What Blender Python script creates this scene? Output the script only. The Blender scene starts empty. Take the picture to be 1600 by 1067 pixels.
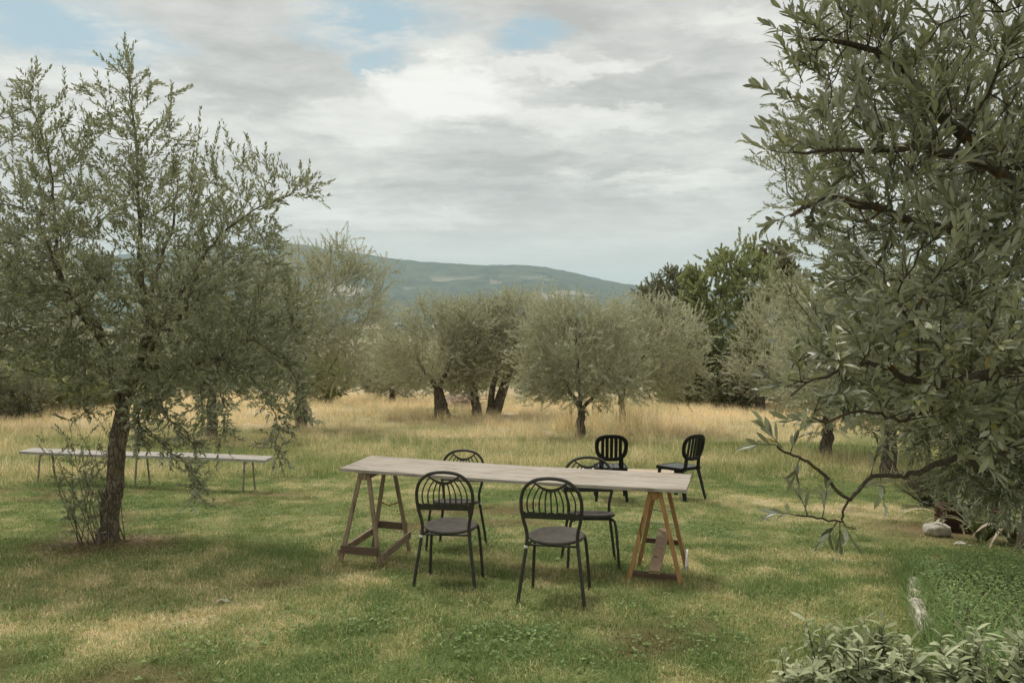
import bpy, math, random
import numpy as np
from mathutils import Vector, Matrix

# ------------------------------------------------------------------ camera, sky, sun, exposure
SC = bpy.context.scene
COL = SC.collection
R = math.radians
FPX = 1600 * 28 / 36.0                      # focal length in photograph pixels
PITCH = math.atan(53.5 / FPX)

cam_d = bpy.data.cameras.new('camera')
cam_d.lens = 28; cam_d.sensor_width = 36
cam_d.clip_start = 0.05; cam_d.clip_end = 30000
cam = bpy.data.objects.new('camera', cam_d)
cam.location = (0, 0, 0); cam.rotation_euler = (R(90) - PITCH, 0, 0)
COL.objects.link(cam); SC.camera = cam

SUN_EL, SUN_AZ = R(62), R(-28)              # azimuth from +Y towards +X
SUN_STRENGTH, SUN_ANGLE = 1.5, R(10)
SKY_STRENGTH = 0.1
EXPOSURE = 0.75
HAZE_DENSITY = 1.3e-4

SC.view_settings.view_transform = 'Standard'
SC.view_settings.look = 'None'
SC.view_settings.exposure = EXPOSURE
SC.view_settings.gamma = 1.0
SC.render.engine = 'CYCLES'
SC.cycles.use_denoising = True
SC.cycles.use_adaptive_sampling = True
SC.cycles.adaptive_threshold = 0.015
SC.cycles.max_bounces = 5
SC.cycles.diffuse_bounces = 3
SC.cycles.transparent_max_bounces = 6
SC.cycles.volume_bounces = 1


def nd(nt, typ, ins=None, **props):
    n = nt.nodes.new(typ)
    for k, v in props.items():
        setattr(n, k, v)
    for k, v in (ins or {}).items():
        s = n.inputs[k]
        if isinstance(v, bpy.types.NodeSocket):
            nt.links.new(v, s)
        else:
            s.default_value = v
    return n


def mth(nt, op, a, b=0.0, c=0.0, clamp=False):
    return nd(nt, 'ShaderNodeMath', {0: a, 1: b, 2: c}, operation=op, use_clamp=clamp).outputs[0]


def vmth(nt, op, a, b=(0, 0, 0)):
    n = nd(nt, 'ShaderNodeVectorMath', {0: a, 1: b}, operation=op)
    return n.outputs['Value'] if op in ('LENGTH', 'DOT_PRODUCT', 'DISTANCE') else n.outputs[0]


def mixc(nt, f, a, b, blend='MIX'):
    n = nt.nodes.new('ShaderNodeMix'); n.data_type = 'RGBA'; n.blend_type = blend
    for s, v in ((n.inputs[0], f), (n.inputs[6], a), (n.inputs[7], b)):
        if isinstance(v, bpy.types.NodeSocket):
            nt.links.new(v, s)
        else:
            s.default_value = (*v, 1.0) if isinstance(v, tuple) and len(v) == 3 else v
    return n.outputs[2]


def rng_map(nt, v, a, b, c=0.0, d=1.0, smooth=True):
    n = nd(nt, 'ShaderNodeMapRange', {'Value': v, 'From Min': a, 'From Max': b, 'To Min': c, 'To Max': d})
    n.interpolation_type = 'SMOOTHSTEP' if smooth else 'LINEAR'
    return n.outputs[0]


def ramp(nt, f, stops):
    n = nt.nodes.new('ShaderNodeValToRGB')
    nt.links.new(f, n.inputs[0])
    el = n.color_ramp.elements
    el[0].position, el[0].color = stops[0][0], (*stops[0][1], 1)
    el[1].position, el[1].color = stops[-1][0], (*stops[-1][1], 1)
    for p, c in stops[1:-1]:
        e = el.new(p); e.color = (*c, 1)
    return n.outputs[0]


def pix_dir(px, py):
    u, v = (px - 800) / FPX, -(py - 533.5) / FPX
    d = np.array([u, math.cos(PITCH) + v * math.sin(PITCH), -math.sin(PITCH) + v * math.cos(PITCH)])
    return d


def at(px, py, Y):
    d = pix_dir(px, py)
    return d * (Y / d[1])


# world: physical sky behind a broken deck of grey cloud
W = bpy.data.worlds.new('World'); SC.world = W; W.use_nodes = True
wt = W.node_tree; wt.nodes.clear()
sky = nd(wt, 'ShaderNodeTexSky', sky_type='NISHITA', sun_disc=False)
sky.sun_elevation = SUN_EL; sky.sun_rotation = SUN_AZ
sky.air_density = 1.0; sky.dust_density = 1.5; sky.ozone_density = 1.0
tc = nd(wt, 'ShaderNodeTexCoord')
D0 = tc.outputs['Generated']
sep = nd(wt, 'ShaderNodeSeparateXYZ', {0: D0})
zc = mth(wt, 'ADD', mth(wt, 'MAXIMUM', sep.outputs[2], 0.0), 0.13)
proj = vmth(wt, 'DIVIDE', D0, nd(wt, 'ShaderNodeCombineXYZ', {0: zc, 1: zc, 2: zc}).outputs[0])
proj = vmth(wt, 'MULTIPLY', proj, (1.0, 1.0, 0.0))
wobn = nd(wt, 'ShaderNodeTexNoise', {'Vector': proj, 'Scale': 4.2, 'Detail': 9.0, 'Roughness': 0.68})
wob = vmth(wt, 'SUBTRACT', wobn.outputs['Color'], (0.5, 0.5, 0.5))
Dw = vmth(wt, 'ADD', D0, vmth(wt, 'MULTIPLY', wob, (0.17, 0.0, 0.085)))
n1 = nd(wt, 'ShaderNodeTexNoise', {'Vector': vmth(wt, 'ADD', proj, (7.3, 1.9, 0.0)), 'Scale': 1.15, 'Detail': 9.0, 'Roughness': 0.68, 'Distortion': 0.3}).outputs['Fac']
n2 = nd(wt, 'ShaderNodeTexNoise', {'Vector': vmth(wt, 'ADD', proj, (2.1, 8.4, 0.0)), 'Scale': 0.42, 'Detail': 4.0, 'Roughness': 0.55, 'Distortion': 0.4}).outputs['Fac']
n3 = nd(wt, 'ShaderNodeTexNoise', {'Vector': vmth(wt, 'ADD', proj, (31.0, 4.4, 0.0)), 'Scale': 0.55, 'Detail': 4.0, 'Roughness': 0.6}).outputs['Fac']


def blob(px, py, rx, rz, p=1.0, a=1.12, b=.55):
    c = pix_dir(px, py); c = c / np.linalg.norm(c)
    k = 1 / FPX
    v = vmth(wt, 'SUBTRACT', Dw, tuple(float(t) for t in c))
    v = vmth(wt, 'MULTIPLY', v, (1 / (rx * k), 1.0, 1 / (rz * k)))
    return mth(wt, 'MULTIPLY', rng_map(wt, vmth(wt, 'LENGTH', v), a, b), p)


def vmax(xs):
    r = xs[0]
    for x in xs[1:]:
        r = mth(wt, 'MAXIMUM', r, x)
    return r


bright = vmax([blob(700, 150, 125, 48), blob(890, 100, 150, 14, .5), blob(1040, 282, 170, 18, .5), blob(560, 190, 120, 40, .5),
               blob(620, 345, 210, 14, .45), blob(330, 210, 130, 40, .5), blob(1170, 30, 80, 25, .5), blob(940, 190, 200, 20, .45), blob(180, 130, 140, 24, .4)])
dark = vmax([blob(790, 25, 210, 40, .8), blob(1010, 140, 190, 30, .75), blob(420, 110, 130, 50, .5), blob(820, 255, 260, 22, .6), blob(1130, 190, 130, 30, .6), blob(640, 290, 260, 15, .5)])
holes = vmax([blob(85, 48, 130, 50, 1, 1.3, .35), blob(575, 35, 120, 46, 1, 1.3, .35), blob(815, 52, 66, 27, 1, 1.3, .3), blob(592, 102, 46, 34, .9, 1.3, .3)])
wide_holes = rng_map(wt, n3, 0.36, 0.30)      # the same small gaps elsewhere in the deck
front = rng_map(wt, sep.outputs[1], 0.45, 0.75)
wide_holes = mth(wt, 'MULTIPLY', wide_holes, mth(wt, 'SUBTRACT', 1.0, front))
hole = mth(wt, 'MAXIMUM', holes, wide_holes)
hole_raw = hole
t = mth(wt, 'ADD', mth(wt, 'MULTIPLY', n1, 0.95), mth(wt, 'MULTIPLY', n2, 0.30))
n4 = nd(wt, 'ShaderNodeTexNoise', {'Vector': vmth(wt, 'MULTIPLY', vmth(wt, 'ADD', proj, (3.0, 5.0, 0.0)), (1.0, 1.6, 1.0)), 'Scale': 4.6, 'Detail': 8.0, 'Roughness': 0.66, 'Distortion': 0.4}).outputs['Fac']
t = mth(wt, 'ADD', t, mth(wt, 'MULTIPLY', mth(wt, 'SUBTRACT', n4, 0.5), 0.42))
t = mth(wt, 'ADD', t, mth(wt, 'MULTIPLY', bright, 0.30))
t = mth(wt, 'SUBTRACT', t, mth(wt, 'MULTIPLY', dark, 0.15))
ccol = ramp(wt, rng_map(wt, t, 0.41, 0.95, smooth=False), [(0.0, (.40, .40, .395)), (0.35, (.53, .53, .52)), (0.62, (.655, .655, .635)), (1.0, (.79, .79, .77))])
hor = rng_map(wt, sep.outputs[2], 0.16, 0.015)
ccol = mixc(wt, mth(wt, 'MULTIPLY', hor, 0.75), ccol, (.60, .603, .59))
ccol10 = vmth(wt, 'MULTIPLY', ccol, (7.5, 7.42, 7.22))
skyc = mixc(wt, 0.80, sky.outputs[0], (2.3, 3.1, 3.25))
hole = mth(wt, 'MULTIPLY', hole, mth(wt, 'SUBTRACT', 1.0, rng_map(wt, mth(wt, 'ADD', n1, mth(wt, 'MULTIPLY', bright, .6)), 0.62, 0.85)))
hole = mth(wt, 'MULTIPLY', hole, rng_map(wt, n4, 0.66, 0.48, 0.35, 1.0))
bg = nd(wt, 'ShaderNodeBackground', {'Color': mixc(wt, hole, ccol10, skyc), 'Strength': SKY_STRENGTH})
wo = nd(wt, 'ShaderNodeOutputWorld', {'Surface': bg.outputs[0]})
W.cycles.sampling_method = 'MANUAL'; W.cycles.sample_map_resolution = 512

sun_d = bpy.data.lights.new('sun', 'SUN')
sun_d.energy = SUN_STRENGTH; sun_d.angle = SUN_ANGLE; sun_d.color = (1.0, 0.955, 0.88)
sun = bpy.data.objects.new('sun', sun_d)
sd = Vector((math.sin(SUN_AZ) * math.cos(SUN_EL), math.cos(SUN_AZ) * math.cos(SUN_EL), math.sin(SUN_EL)))
sun.rotation_euler = (-sd).to_track_quat('-Z', 'Y').to_euler()
sun.location = (0, 0, 60)
COL.objects.link(sun)

# ------------------------------------------------------------------ helpers
rg = np.random.default_rng(11)


def hsh(ix, iy, seed):
    h = (ix.astype(np.int64) * 374761393 + iy.astype(np.int64) * 668265263 + seed * 974711) & 0x7fffffff
    h = ((h ^ (h >> 13)) * 1274126177) & 0x7fffffff
    return ((h ^ (h >> 16)) & 0xffff) / 65535.0


def vn(x, y, seed=0):
    x = np.asarray(x, float); y = np.asarray(y, float)
    ix, iy = np.floor(x), np.floor(y)
    fx, fy = x - ix, y - iy
    fx = fx * fx * (3 - 2 * fx); fy = fy * fy * (3 - 2 * fy)
    a, b = hsh(ix, iy, seed), hsh(ix + 1, iy, seed)
    c, d = hsh(ix, iy + 1, seed), hsh(ix + 1, iy + 1, seed)
    return (a + (b - a) * fx) * (1 - fy) + (c + (d - c) * fx) * fy


def fbm(x, y, o=4, seed=0):
    s, a, t = 0.0, 1.0, 0.0
    for i in range(o):
        s = s + a * vn(x * 2 ** i + 17.3 * i, y * 2 ** i - 9.1 * i, seed + i); t += a; a *= .5
    return s / t


def sstep(a, b, x):
    t = np.clip((x - a) / (b - a), 0, 1)
    return t * t * (3 - 2 * t)


HY = np.array([-400, -60, -10, 0, 12, 24, 33, 45, 60, 100, 300, 800, 2500, 20000.])
HH = np.array([-6, 0.2, 1.1, 1.47, 2.73, 3.9, 4.3, 5.2, 7.2, 12, 27, 40, 45, 45.])
_yy = np.arange(-60, 120, .25)
_hh = np.convolve(np.pad(np.interp(_yy, HY, HH), 10, mode='edge'), np.ones(21) / 21, 'valid')


def gz(x, y):
    x = np.asarray(x, float); y = np.asarray(y, float)
    h = np.where((y > -55) & (y < 115), np.interp(y, _yy, _hh), np.interp(y, HY, HH))
    z = -(h + .02 * (np.minimum(np.clip(x, -14, 14) + 2.2, 0) + np.maximum(np.clip(x, -14, 14) - 1.5, 0)))
    near = sstep(90, 40, y)
    return z + near * ((fbm(x * .7, y * .7, 3, 5) - .5) * .06 + (fbm(x * .13, y * .13, 2, 9) - .5) * .12 * sstep(12, 25, y))


def G(px, py):
    d = pix_dir(px, py)
    lo, hi = 1.0, 3.0
    f = lambda Y: d[2] / d[1] * Y - float(gz(d[0] / d[1] * Y, Y))
    while f(hi) > 0 and hi < 90:
        lo = hi; hi *= 1.15
    for _ in range(40):
        m = .5 * (lo + hi)
        if f(m) > 0: lo = m
        else: hi = m
    Y = .5 * (lo + hi)
    return np.array([d[0] / d[1] * Y, Y, d[2] / d[1] * Y])


def mesh_np(name, V, faces, mats=(), smooth=False, fmat=None, attrs=None):
    """V (n,3); faces = list of index arrays, each (m,k)"""
    me = bpy.data.meshes.new(name)
    V = np.asarray(V, np.float32)
    faces = [np.asarray(f, np.int32) for f in faces if len(f)]
    me.vertices.add(len(V)); me.vertices.foreach_set('co', V.ravel())
    if faces:
        idx = np.concatenate([f.ravel() for f in faces])
        cnt = np.concatenate([np.full(len(f), f.shape[1], np.int32) for f in faces])
        st = np.concatenate([[0], np.cumsum(cnt)[:-1]]).astype(np.int32)
        me.loops.add(len(idx)); me.loops.foreach_set('vertex_index', idx)
        me.polygons.add(len(cnt)); me.polygons.foreach_set('loop_start', st)
        if fmat is not None:
            me.polygons.foreach_set('material_index', np.asarray(fmat, np.int32))
        me.polygons.foreach_set('use_smooth', np.full(len(cnt), smooth, bool))
    for m in mats:
        me.materials.append(m)
    for k, v in (attrs or {}).items():
        a = me.attributes.new(k, 'FLOAT', 'POINT'); a.data.foreach_set('value', np.asarray(v, np.float32))
    me.update(); me.validate()
    return me


class MB:
    """collects boxes, tubes, lathes into one mesh"""
    def __init__(s): s.V = []; s.F = {}; s.n = 0

    def add(s, V, *faces):
        V = np.asarray(V, float).reshape(-1, 3)
        for f in faces:
            f = np.asarray(f, int)
            if f.size:
                s.F.setdefault(f.shape[1], []).append(f + s.n)
        s.V.append(V); s.n += len(V); return s

    def box(s, c, size, M=None, ch=0.0):
        hx, hy, hz = [t / 2 for t in size]
        ch = min(ch, hx * .9, hy * .9, hz * .9)
        if ch <= 0:
            P = np.array([(x, y, z) for x in (-hx, hx) for y in (-hy, hy) for z in (-hz, hz)])
            F = [(0, 1, 3, 2), (4, 6, 7, 5), (0, 4, 5, 1), (2, 3, 7, 6), (0, 2, 6, 4), (1, 5, 7, 3)]
            T = []
        else:
            P, F, T = chbox(hx, hy, hz, ch)
        if M is not None:
            P = P @ np.array(M.to_3x3() if hasattr(M, 'to_3x3') else M).T
        s.add(P + np.array(c), F, T); return s

    def bar(s, a, b, w, h, up=(0, 0, 1), ch=0.0015):
        """square bar from a to b; w across, h along 'up'"""
        a, b = np.array(a, float), np.array(b, float)
        d = b - a; L = np.linalg.norm(d); d /= L
        x = np.cross(d, up); x /= np.linalg.norm(x); z = np.cross(x, d)
        M = np.stack([d, x, z], axis=1)
        return s.box((a + b) / 2, (L, w, h), M, ch)

    def tube(s, pts, r, sides=8, cap=True, closed=False, wob=None):
        V, Q, T = tube_np(pts, r, sides, cap, closed, wob)
        s.add(V, Q, T); return s

    def lathe(s, prof, seg=24, c=(0, 0, 0), M=None):
        prof = np.array(prof, float); n = len(prof)
        a = np.linspace(0, 2 * np.pi, seg, endpoint=False)
        V = np.stack([prof[None, :, 0] * np.cos(a)[:, None], prof[None, :, 0] * np.sin(a)[:, None], np.tile(prof[:, 1], (seg, 1))], -1).reshape(-1, 3)
        Q = [(i * n + j, ((i + 1) % seg) * n + j, ((i + 1) % seg) * n + j + 1, i * n + j + 1) for i in range(seg) for j in range(n - 1)]
        if M is not None: V = V @ np.array(M).T
        s.add(V + np.array(c), Q); return s

    def mesh(s, name, mat, smooth=False):
        return mesh_np(name, np.concatenate(s.V), [np.concatenate(v) for v in s.F.values()], [mat], smooth)

    def build(s, name, mat, parent=None, smooth=False):
        return obj(name, s.mesh(name, mat, smooth), parent)


def chbox(hx, hy, hz, c):
    P = []; ix = {}
    for sx in (-1, 1):
        for sy in (-1, 1):
            for sz in (-1, 1):
                for ax in range(3):
                    v = [sx * (hx - c), sy * (hy - c), sz * (hz - c)]
                    v[ax] = (sx * hx, sy * hy, sz * hz)[ax]
                    ix[(sx, sy, sz, ax)] = len(P); P.append(v)
    F, T = [], []
    for ax in range(3):
        o = [a for a in range(3) if a != ax]
        for sg in (-1, 1):
            q = []
            for (p, r) in ((-1, -1), (1, -1), (1, 1), (-1, 1)):
                k = [0, 0, 0]; k[ax] = sg; k[o[0]] = p; k[o[1]] = r
                q.append(ix[(*k, ax)])
            F.append(tuple(q))
    for ax in range(3):                      # edges parallel to ax
        o = [a for a in range(3) if a != ax]
        for p in (-1, 1):
            for r in (-1, 1):
                def g(sg, face):
                    k = [0, 0, 0]; k[ax] = sg; k[o[0]] = p; k[o[1]] = r
                    return ix[(*k, face)]
                F.append((g(-1, o[0]), g(1, o[0]), g(1, o[1]), g(-1, o[1])))
    for sx in (-1, 1):
        for sy in (-1, 1):
            for sz in (-1, 1):
                T.append(tuple(ix[(sx, sy, sz, a)] for a in range(3)))
    return np.array(P, float), F, T


def tube_np(pts, r, sides=8, cap=True, closed=False, wob=None):
    P = np.asarray(pts, float); n = len(P)
    r = np.broadcast_to(np.asarray(r, float), (n,))
    if closed:
        Tn = np.roll(P, -1, 0) - np.roll(P, 1, 0)
    else:
        Tn = np.gradient(P, axis=0)
    Tn = Tn / (np.linalg.norm(Tn, axis=1)[:, None] + 1e-12)
    u = np.cross(Tn[0], (0.3, 0.9, 0.2)); u /= np.linalg.norm(u)
    U = np.empty_like(P)
    for i in range(n):
        u = u - Tn[i] * (u @ Tn[i]); u /= np.linalg.norm(u) + 1e-12; U[i] = u
    B = np.cross(Tn, U)
    a = np.linspace(0, 2 * np.pi, sides, endpoint=False)
    rr = r[:, None] * np.ones(sides)[None]
    if wob is not None:
        rr = rr * (1 + wob * (vn(np.arange(n)[:, None] * .45 + 3.1 * P[0, 0], a[None] * 1.1 * np.ones((n, 1)) + P[0, 1], 3) - .5) * 2)
    V = (P[:, None] + rr[..., None] * (np.cos(a)[None, :, None] * U[:, None] + np.sin(a)[None, :, None] * B[:, None])).reshape(-1, 3)
    i = np.arange(n if closed else n - 1)[:, None]; j = np.arange(sides)[None]
    i2 = (i + 1) % n; j2 = (j + 1) % sides
    Q = np.stack([i * sides + j, i * sides + j2, i2 * sides + j2, i2 * sides + j], -1).reshape(-1, 4)
    T = []
    if cap and not closed:
        V = np.concatenate([V, P[[0, -1]]]); m = n * sides
        T = [(m, (k + 1) % sides, k) for k in range(sides)] + [(m + 1, (n - 1) * sides + k, (n - 1) * sides + (k + 1) % sides) for k in range(sides)]
    return V, Q, np.array(T, int).reshape(-1, 3)


def smooth_path(pts, n=40):
    P = np.asarray(pts, float); k = len(P)
    Q = np.concatenate([[2 * P[0] - P[1]], P, [2 * P[-1] - P[-2]]])
    t = np.linspace(0, k - 1, n); i = np.minimum(t.astype(int), k - 2); f = (t - i)[:, None]
    a, b, c, d = Q[i], Q[i + 1], Q[i + 2], Q[i + 3]
    return .5 * (2 * b + (c - a) * f + (2 * a - 5 * b + 4 * c - d) * f ** 2 + (3 * b - a - 3 * c + d) * f ** 3)


def obj(name, me, parent=None, mat=None):
    o = bpy.data.objects.new(name, me); COL.objects.link(o)
    if parent is not None: o.parent = parent
    return o


def thing(name, label, cat, loc=(0, 0, 0), rz=0.0, group=None, tilt=0.0):
    o = bpy.data.objects.new(name, None); COL.objects.link(o)
    o.empty_display_size = .1
    o.location = tuple(float(v) for v in loc); o.rotation_euler = (tilt, 0, rz)
    o['label'] = label; o['category'] = cat
    if group: o['group'] = group
    return o


def tag(o, label=None, cat=None, group=None, kind=None):
    for k, v in (('label', label), ('category', cat), ('group', group), ('kind', kind)):
        if v: o[k] = v
    return o


def copy_tree(o, parent=None):
    c = o.copy(); COL.objects.link(c); c.parent = parent
    for ch in list(o.children): copy_tree(ch, c)
    return c


# ------------------------------------------------------------------ materials
def new_mat(name):
    m = bpy.data.materials.new(name); m.use_nodes = True
    nt = m.node_tree; nt.nodes.clear()
    out = nt.nodes.new('ShaderNodeOutputMaterial')
    return m, nt, out


def finish(nt, out, col, rough=.7, spec=.3, bump=None, bstr=.3, bdist=.01, trans=0.0, tcol=None, metal=0.0):
    p = nd(nt, 'ShaderNodeBsdfPrincipled', {'Base Color': col if isinstance(col, bpy.types.NodeSocket) else (*col, 1), 'Roughness': rough, 'Specular IOR Level': spec, 'Metallic': metal})
    if bump is not None:
        b = nd(nt, 'ShaderNodeBump', {'Height': bump, 'Strength': bstr, 'Distance': bdist})
        nt.links.new(b.outputs[0], p.inputs['Normal'])
    s = p.outputs[0]
    if trans > 0:
        tr = nd(nt, 'ShaderNodeBsdfTranslucent')
        c = tcol if tcol is not None else col
        if isinstance(c, bpy.types.NodeSocket): nt.links.new(c, tr.inputs[0])
        else: tr.inputs[0].default_value = (*c, 1)
        s = nd(nt, 'ShaderNodeMixShader', {0: trans, 1: s, 2: tr.outputs[0]}).outputs[0]
    nt.links.new(s, out.inputs[0])


def attr(nt, name, typ='GEOMETRY'):
    n = nd(nt, 'ShaderNodeAttribute'); n.attribute_name = name; n.attribute_type = typ
    return n.outputs['Fac']


def leaf_mat(name, dark, light, under, trans=.25, rough=.5, spec=.35, odd=None, use_obj=False):
    m, nt, out = new_mat(name)
    r = nd(nt, 'ShaderNodeObjectInfo').outputs['Random'] if use_obj else attr(nt, 'rnd')
    stops = [(0.0, dark), (0.93, light)]
    if odd: stops = [(0.0, dark), (0.95, light), (0.985, odd), (1.0, odd)]
    top = ramp(nt, r, stops)
    geo = nd(nt, 'ShaderNodeNewGeometry')
    und = mixc(nt, 0.35, under, top)
    col = mixc(nt, geo.outputs['Backfacing'], top, und)
    finish(nt, out, col, rough, spec, trans=trans, tcol=mixc(nt, .5, top, (.34, .37, .13)))
    return m


M = {}
OL_D, OL_L, OL_U = (.135, .145, .074), (.41, .41, .235), (.56, .56, .45)
M['olive'] = leaf_mat('olive_leaf', OL_D, OL_L, OL_U, odd=(.30, .24, .06))
M['olive_leaf_obj'] = leaf_mat('olive_leaf_single', (.075, .084, .040), (.33, .335, .185), OL_U, use_obj=True, odd=(.24, .21, .06), trans=.17, rough=.38, spec=.5)
M['olive_near'] = leaf_mat('olive_leaf_glossy', (.062, .070, .034), (.33, .335, .185), OL_U, odd=(.28, .22, .06), trans=.17, rough=.38, spec=.5)
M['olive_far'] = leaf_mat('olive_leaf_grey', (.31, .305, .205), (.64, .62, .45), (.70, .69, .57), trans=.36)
M['broad'] = leaf_mat('broadleaf_dark', (.16, .19, .08), (.44, .47, .2), (.42, .44, .24), odd=(.20, .11, .04))
M['broad_brown'] = leaf_mat('broadleaf_turning', (.09, .085, .032), (.24, .17, .07), (.2, .17, .09), odd=(.26, .12, .04))
M['shrub_green'] = leaf_mat('shrub_yellow_green', (.12, .14, .04), (.32, .33, .10), (.3, .3, .15))
M['shrub_grey'] = leaf_mat('shrub_grey_green', (.095, .10, .056), (.25, .248, .15), (.30, .30, .21))
M['sage'] = leaf_mat('sage_leaf', (.30, .33, .18), (.54, .57, .36), (.54, .56, .41), trans=.2, rough=.8, spec=.15, use_obj=True)
M['sage_mesh'] = leaf_mat('sage_leaf_mass', (.22, .245, .13), (.45, .475, .29), (.5, .52, .37), trans=.2, rough=.8, spec=.15)
M['herb'] = leaf_mat('ground_cover_leaf', (.10, .175, .05), (.32, .44, .15), (.28, .36, .15), trans=.35)
M['iris'] = leaf_mat('strap_leaf', (.09, .12, .04), (.22, .24, .10), (.2, .22, .1), trans=.2)
M['iris_dry'] = leaf_mat('strap_leaf_dry', (.42, .34, .21), (.62, .53, .37), (.5, .42, .28), trans=.2)
M['lavender'] = leaf_mat('lavender_dry', (.07, .05, .04), (.16, .115, .09), (.15, .11, .09))


def bark_mat(name, a, b, scale=9.0, lichen=None, zk=.32):
    m, nt, out = new_mat(name)
    co = nd(nt, 'ShaderNodeTexCoord').outputs['Object']
    st = vmth(nt, 'MULTIPLY', co, (1.0, 1.0, zk))
    n = nd(nt, 'ShaderNodeTexNoise', {'Vector': st, 'Scale': scale * 3.2, 'Detail': 8.0, 'Roughness': .68}).outputs['Fac']
    v = nd(nt, 'ShaderNodeTexVoronoi', {'Vector': vmth(nt, 'ADD', st, vmth(nt, 'MULTIPLY', nd(nt, 'ShaderNodeTexNoise', {'Vector': st, 'Scale': scale * 2}).outputs['Color'], (.12, .12, .12))), 'Scale': scale * 3.0}, feature='DISTANCE_TO_EDGE').outputs['Distance']
    crack = rng_map(nt, v, 0.0, .16)
    f = mth(nt, 'MULTIPLY', n, mth(nt, 'ADD', mth(nt, 'MULTIPLY', crack, .6), .4))
    col = ramp(nt, f, [(.12, a), (.62, b)])
    if lichen:
        ln = nd(nt, 'ShaderNodeTexNoise', {'Vector': co, 'Scale': scale * .9, 'Detail': 5.0}).outputs['Fac']
        col = mixc(nt, rng_map(nt, ln, .56, .66), col, lichen)
    finish(nt, out, col, .9, .15, bump=f, bstr=1.0, bdist=.06)
    return m


M['bark'] = bark_mat('olive_bark', (.085, .066, .046), (.37, .30, .215), lichen=(.25, .20, .10))
M['bark_near'] = bark_mat('olive_bark_lichen', (.09, .072, .05), (.34, .28, .20), 30, lichen=(.36, .20, .06), zk=1.0)
M['bark_far'] = bark_mat('old_olive_bark', (.055, .043, .033), (.25, .20, .155), 5)
M['twig'] = bark_mat('olive_twig', (.13, .115, .075), (.25, .22, .145), 20)
M['twig_far'] = bark_mat('dark_twig', (.06, .05, .036), (.14, .12, .085), 12)
M['stem'] = bark_mat('green_stem', (.12, .13, .065), (.23, .24, .13), 20)


def wood_mat(name, a, b, c, axis=0, scale=1.0, rough=.75):
    m, nt, out = new_mat(name)
    co = nd(nt, 'ShaderNodeTexCoord').outputs['Object']
    k = [9.0, 9.0, 9.0]; k[axis] = .8
    st = vmth(nt, 'MULTIPLY', co, tuple(k))
    n = nd(nt, 'ShaderNodeTexNoise', {'Vector': st, 'Scale': 4.0 * scale, 'Detail': 9.0, 'Roughness': .7, 'Distortion': .6}).outputs['Fac']
    n2_ = nd(nt, 'ShaderNodeTexNoise', {'Vector': co, 'Scale': 2.2, 'Detail': 5.0, 'Roughness': .6}).outputs['Fac']
    k2 = [22.0, 22.0, 22.0]; k2[axis] = 3.0
    spots = nd(nt, 'ShaderNodeTexNoise', {'Vector': vmth(nt, 'MULTIPLY', co, tuple(k2)), 'Scale': 1.0, 'Detail': 4.0}).outputs['Fac']
    col = ramp(nt, n, [(.36, a), (.62, b)])
    col = mixc(nt, rng_map(nt, n2_, .35, .7, 0, .5), col, c)
    col = mixc(nt, mth(nt, 'MULTIPLY', rng_map(nt, spots, .62, .70), .8), col, tuple(t * .35 for t in a))
    finish(nt, out, col, rough, .25, bump=n, bstr=.35, bdist=.004)
    return m


M['board'] = wood_mat('weathered_board', (.25, .205, .155), (.485, .43, .355), (.425, .385, .33))
M['trestle_brown'] = wood_mat('old_brown_timber', (.18, .125, .08), (.36, .265, .175), (.29, .215, .145), 2)
M['trestle_dark'] = wood_mat('dark_red_timber', (.085, .055, .038), (.185, .122, .08), (.14, .095, .065), 0)
M['pine'] = wood_mat('orange_pine', (.30, .155, .055), (.46, .265, .11), (.37, .22, .10), 2)
M['block'] = wood_mat('offcut_wood', (.26, .17, .10), (.38, .27, .17), (.33, .25, .17), 2)
M['pale_plank'] = wood_mat('grey_white_plank', (.29, .262, .222), (.46, .43, .38), (.40, .375, .335), 0)
M['low_plank'] = wood_mat('sunbleached_plank', (.42, .31, .21), (.58, .46, .34), (.5, .42, .33), 0)


def plain(name, col, rough, spec=.4, metal=0.0, var=.25, scale=30, bstr=.1):
    m, nt, out = new_mat(name)
    co = nd(nt, 'ShaderNodeTexCoord').outputs['Object']
    n = nd(nt, 'ShaderNodeTexNoise', {'Vector': co, 'Scale': float(scale), 'Detail': 6.0, 'Roughness': .65}).outputs['Fac']
    c = ramp(nt, n, [(.3, tuple(t * (1 - var) for t in col)), (.7, tuple(min(1, t * (1 + var)) for t in col))])
    finish(nt, out, c, rough, spec, bump=n, bstr=bstr, bdist=.003, metal=metal)
    return m


M['iron'] = plain('grey_painted_metal', (.040, .037, .028), .5, .35, var=.22)
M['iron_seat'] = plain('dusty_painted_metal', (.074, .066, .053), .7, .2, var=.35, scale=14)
M['hole'] = plain('painted_hole_light', (.20, .19, .14), .8)  # opaque pale tone: bright ground below the seat, put into the colour
M['plastic'] = plain('black_plastic', (.009, .0095, .009), .5, .2, var=.3)
M['plastic_seat'] = plain('greyer_black_plastic', (.075, .082, .078), .5, .4, var=.35, scale=9)  # seat slats get a lighter grey than the rest of the chair
M['galv'] = plain('old_pale_steel', (.26, .225, .165), .6, .3, var=.35, scale=12)
M['brass'] = plain('brass_stay', (.40, .27, .10), .4, .5, metal=.6)
M['wire'] = plain('grey_wire', (.30, .27, .21), .5)
M['white_rub'] = plain('pale_cap', (.6, .58, .54), .7)
M['brick'] = plain('old_brick', (.36, .20, .125), .9, .1, var=.4, scale=18, bstr=.5)
M['brick_pale'] = plain('pale_brick', (.42, .34, .26), .9, .1, var=.3, scale=18, bstr=.5)
M['rock'] = plain('pale_limestone', (.52, .48, .41), .9, .15, var=.3, scale=9, bstr=.6)
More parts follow.
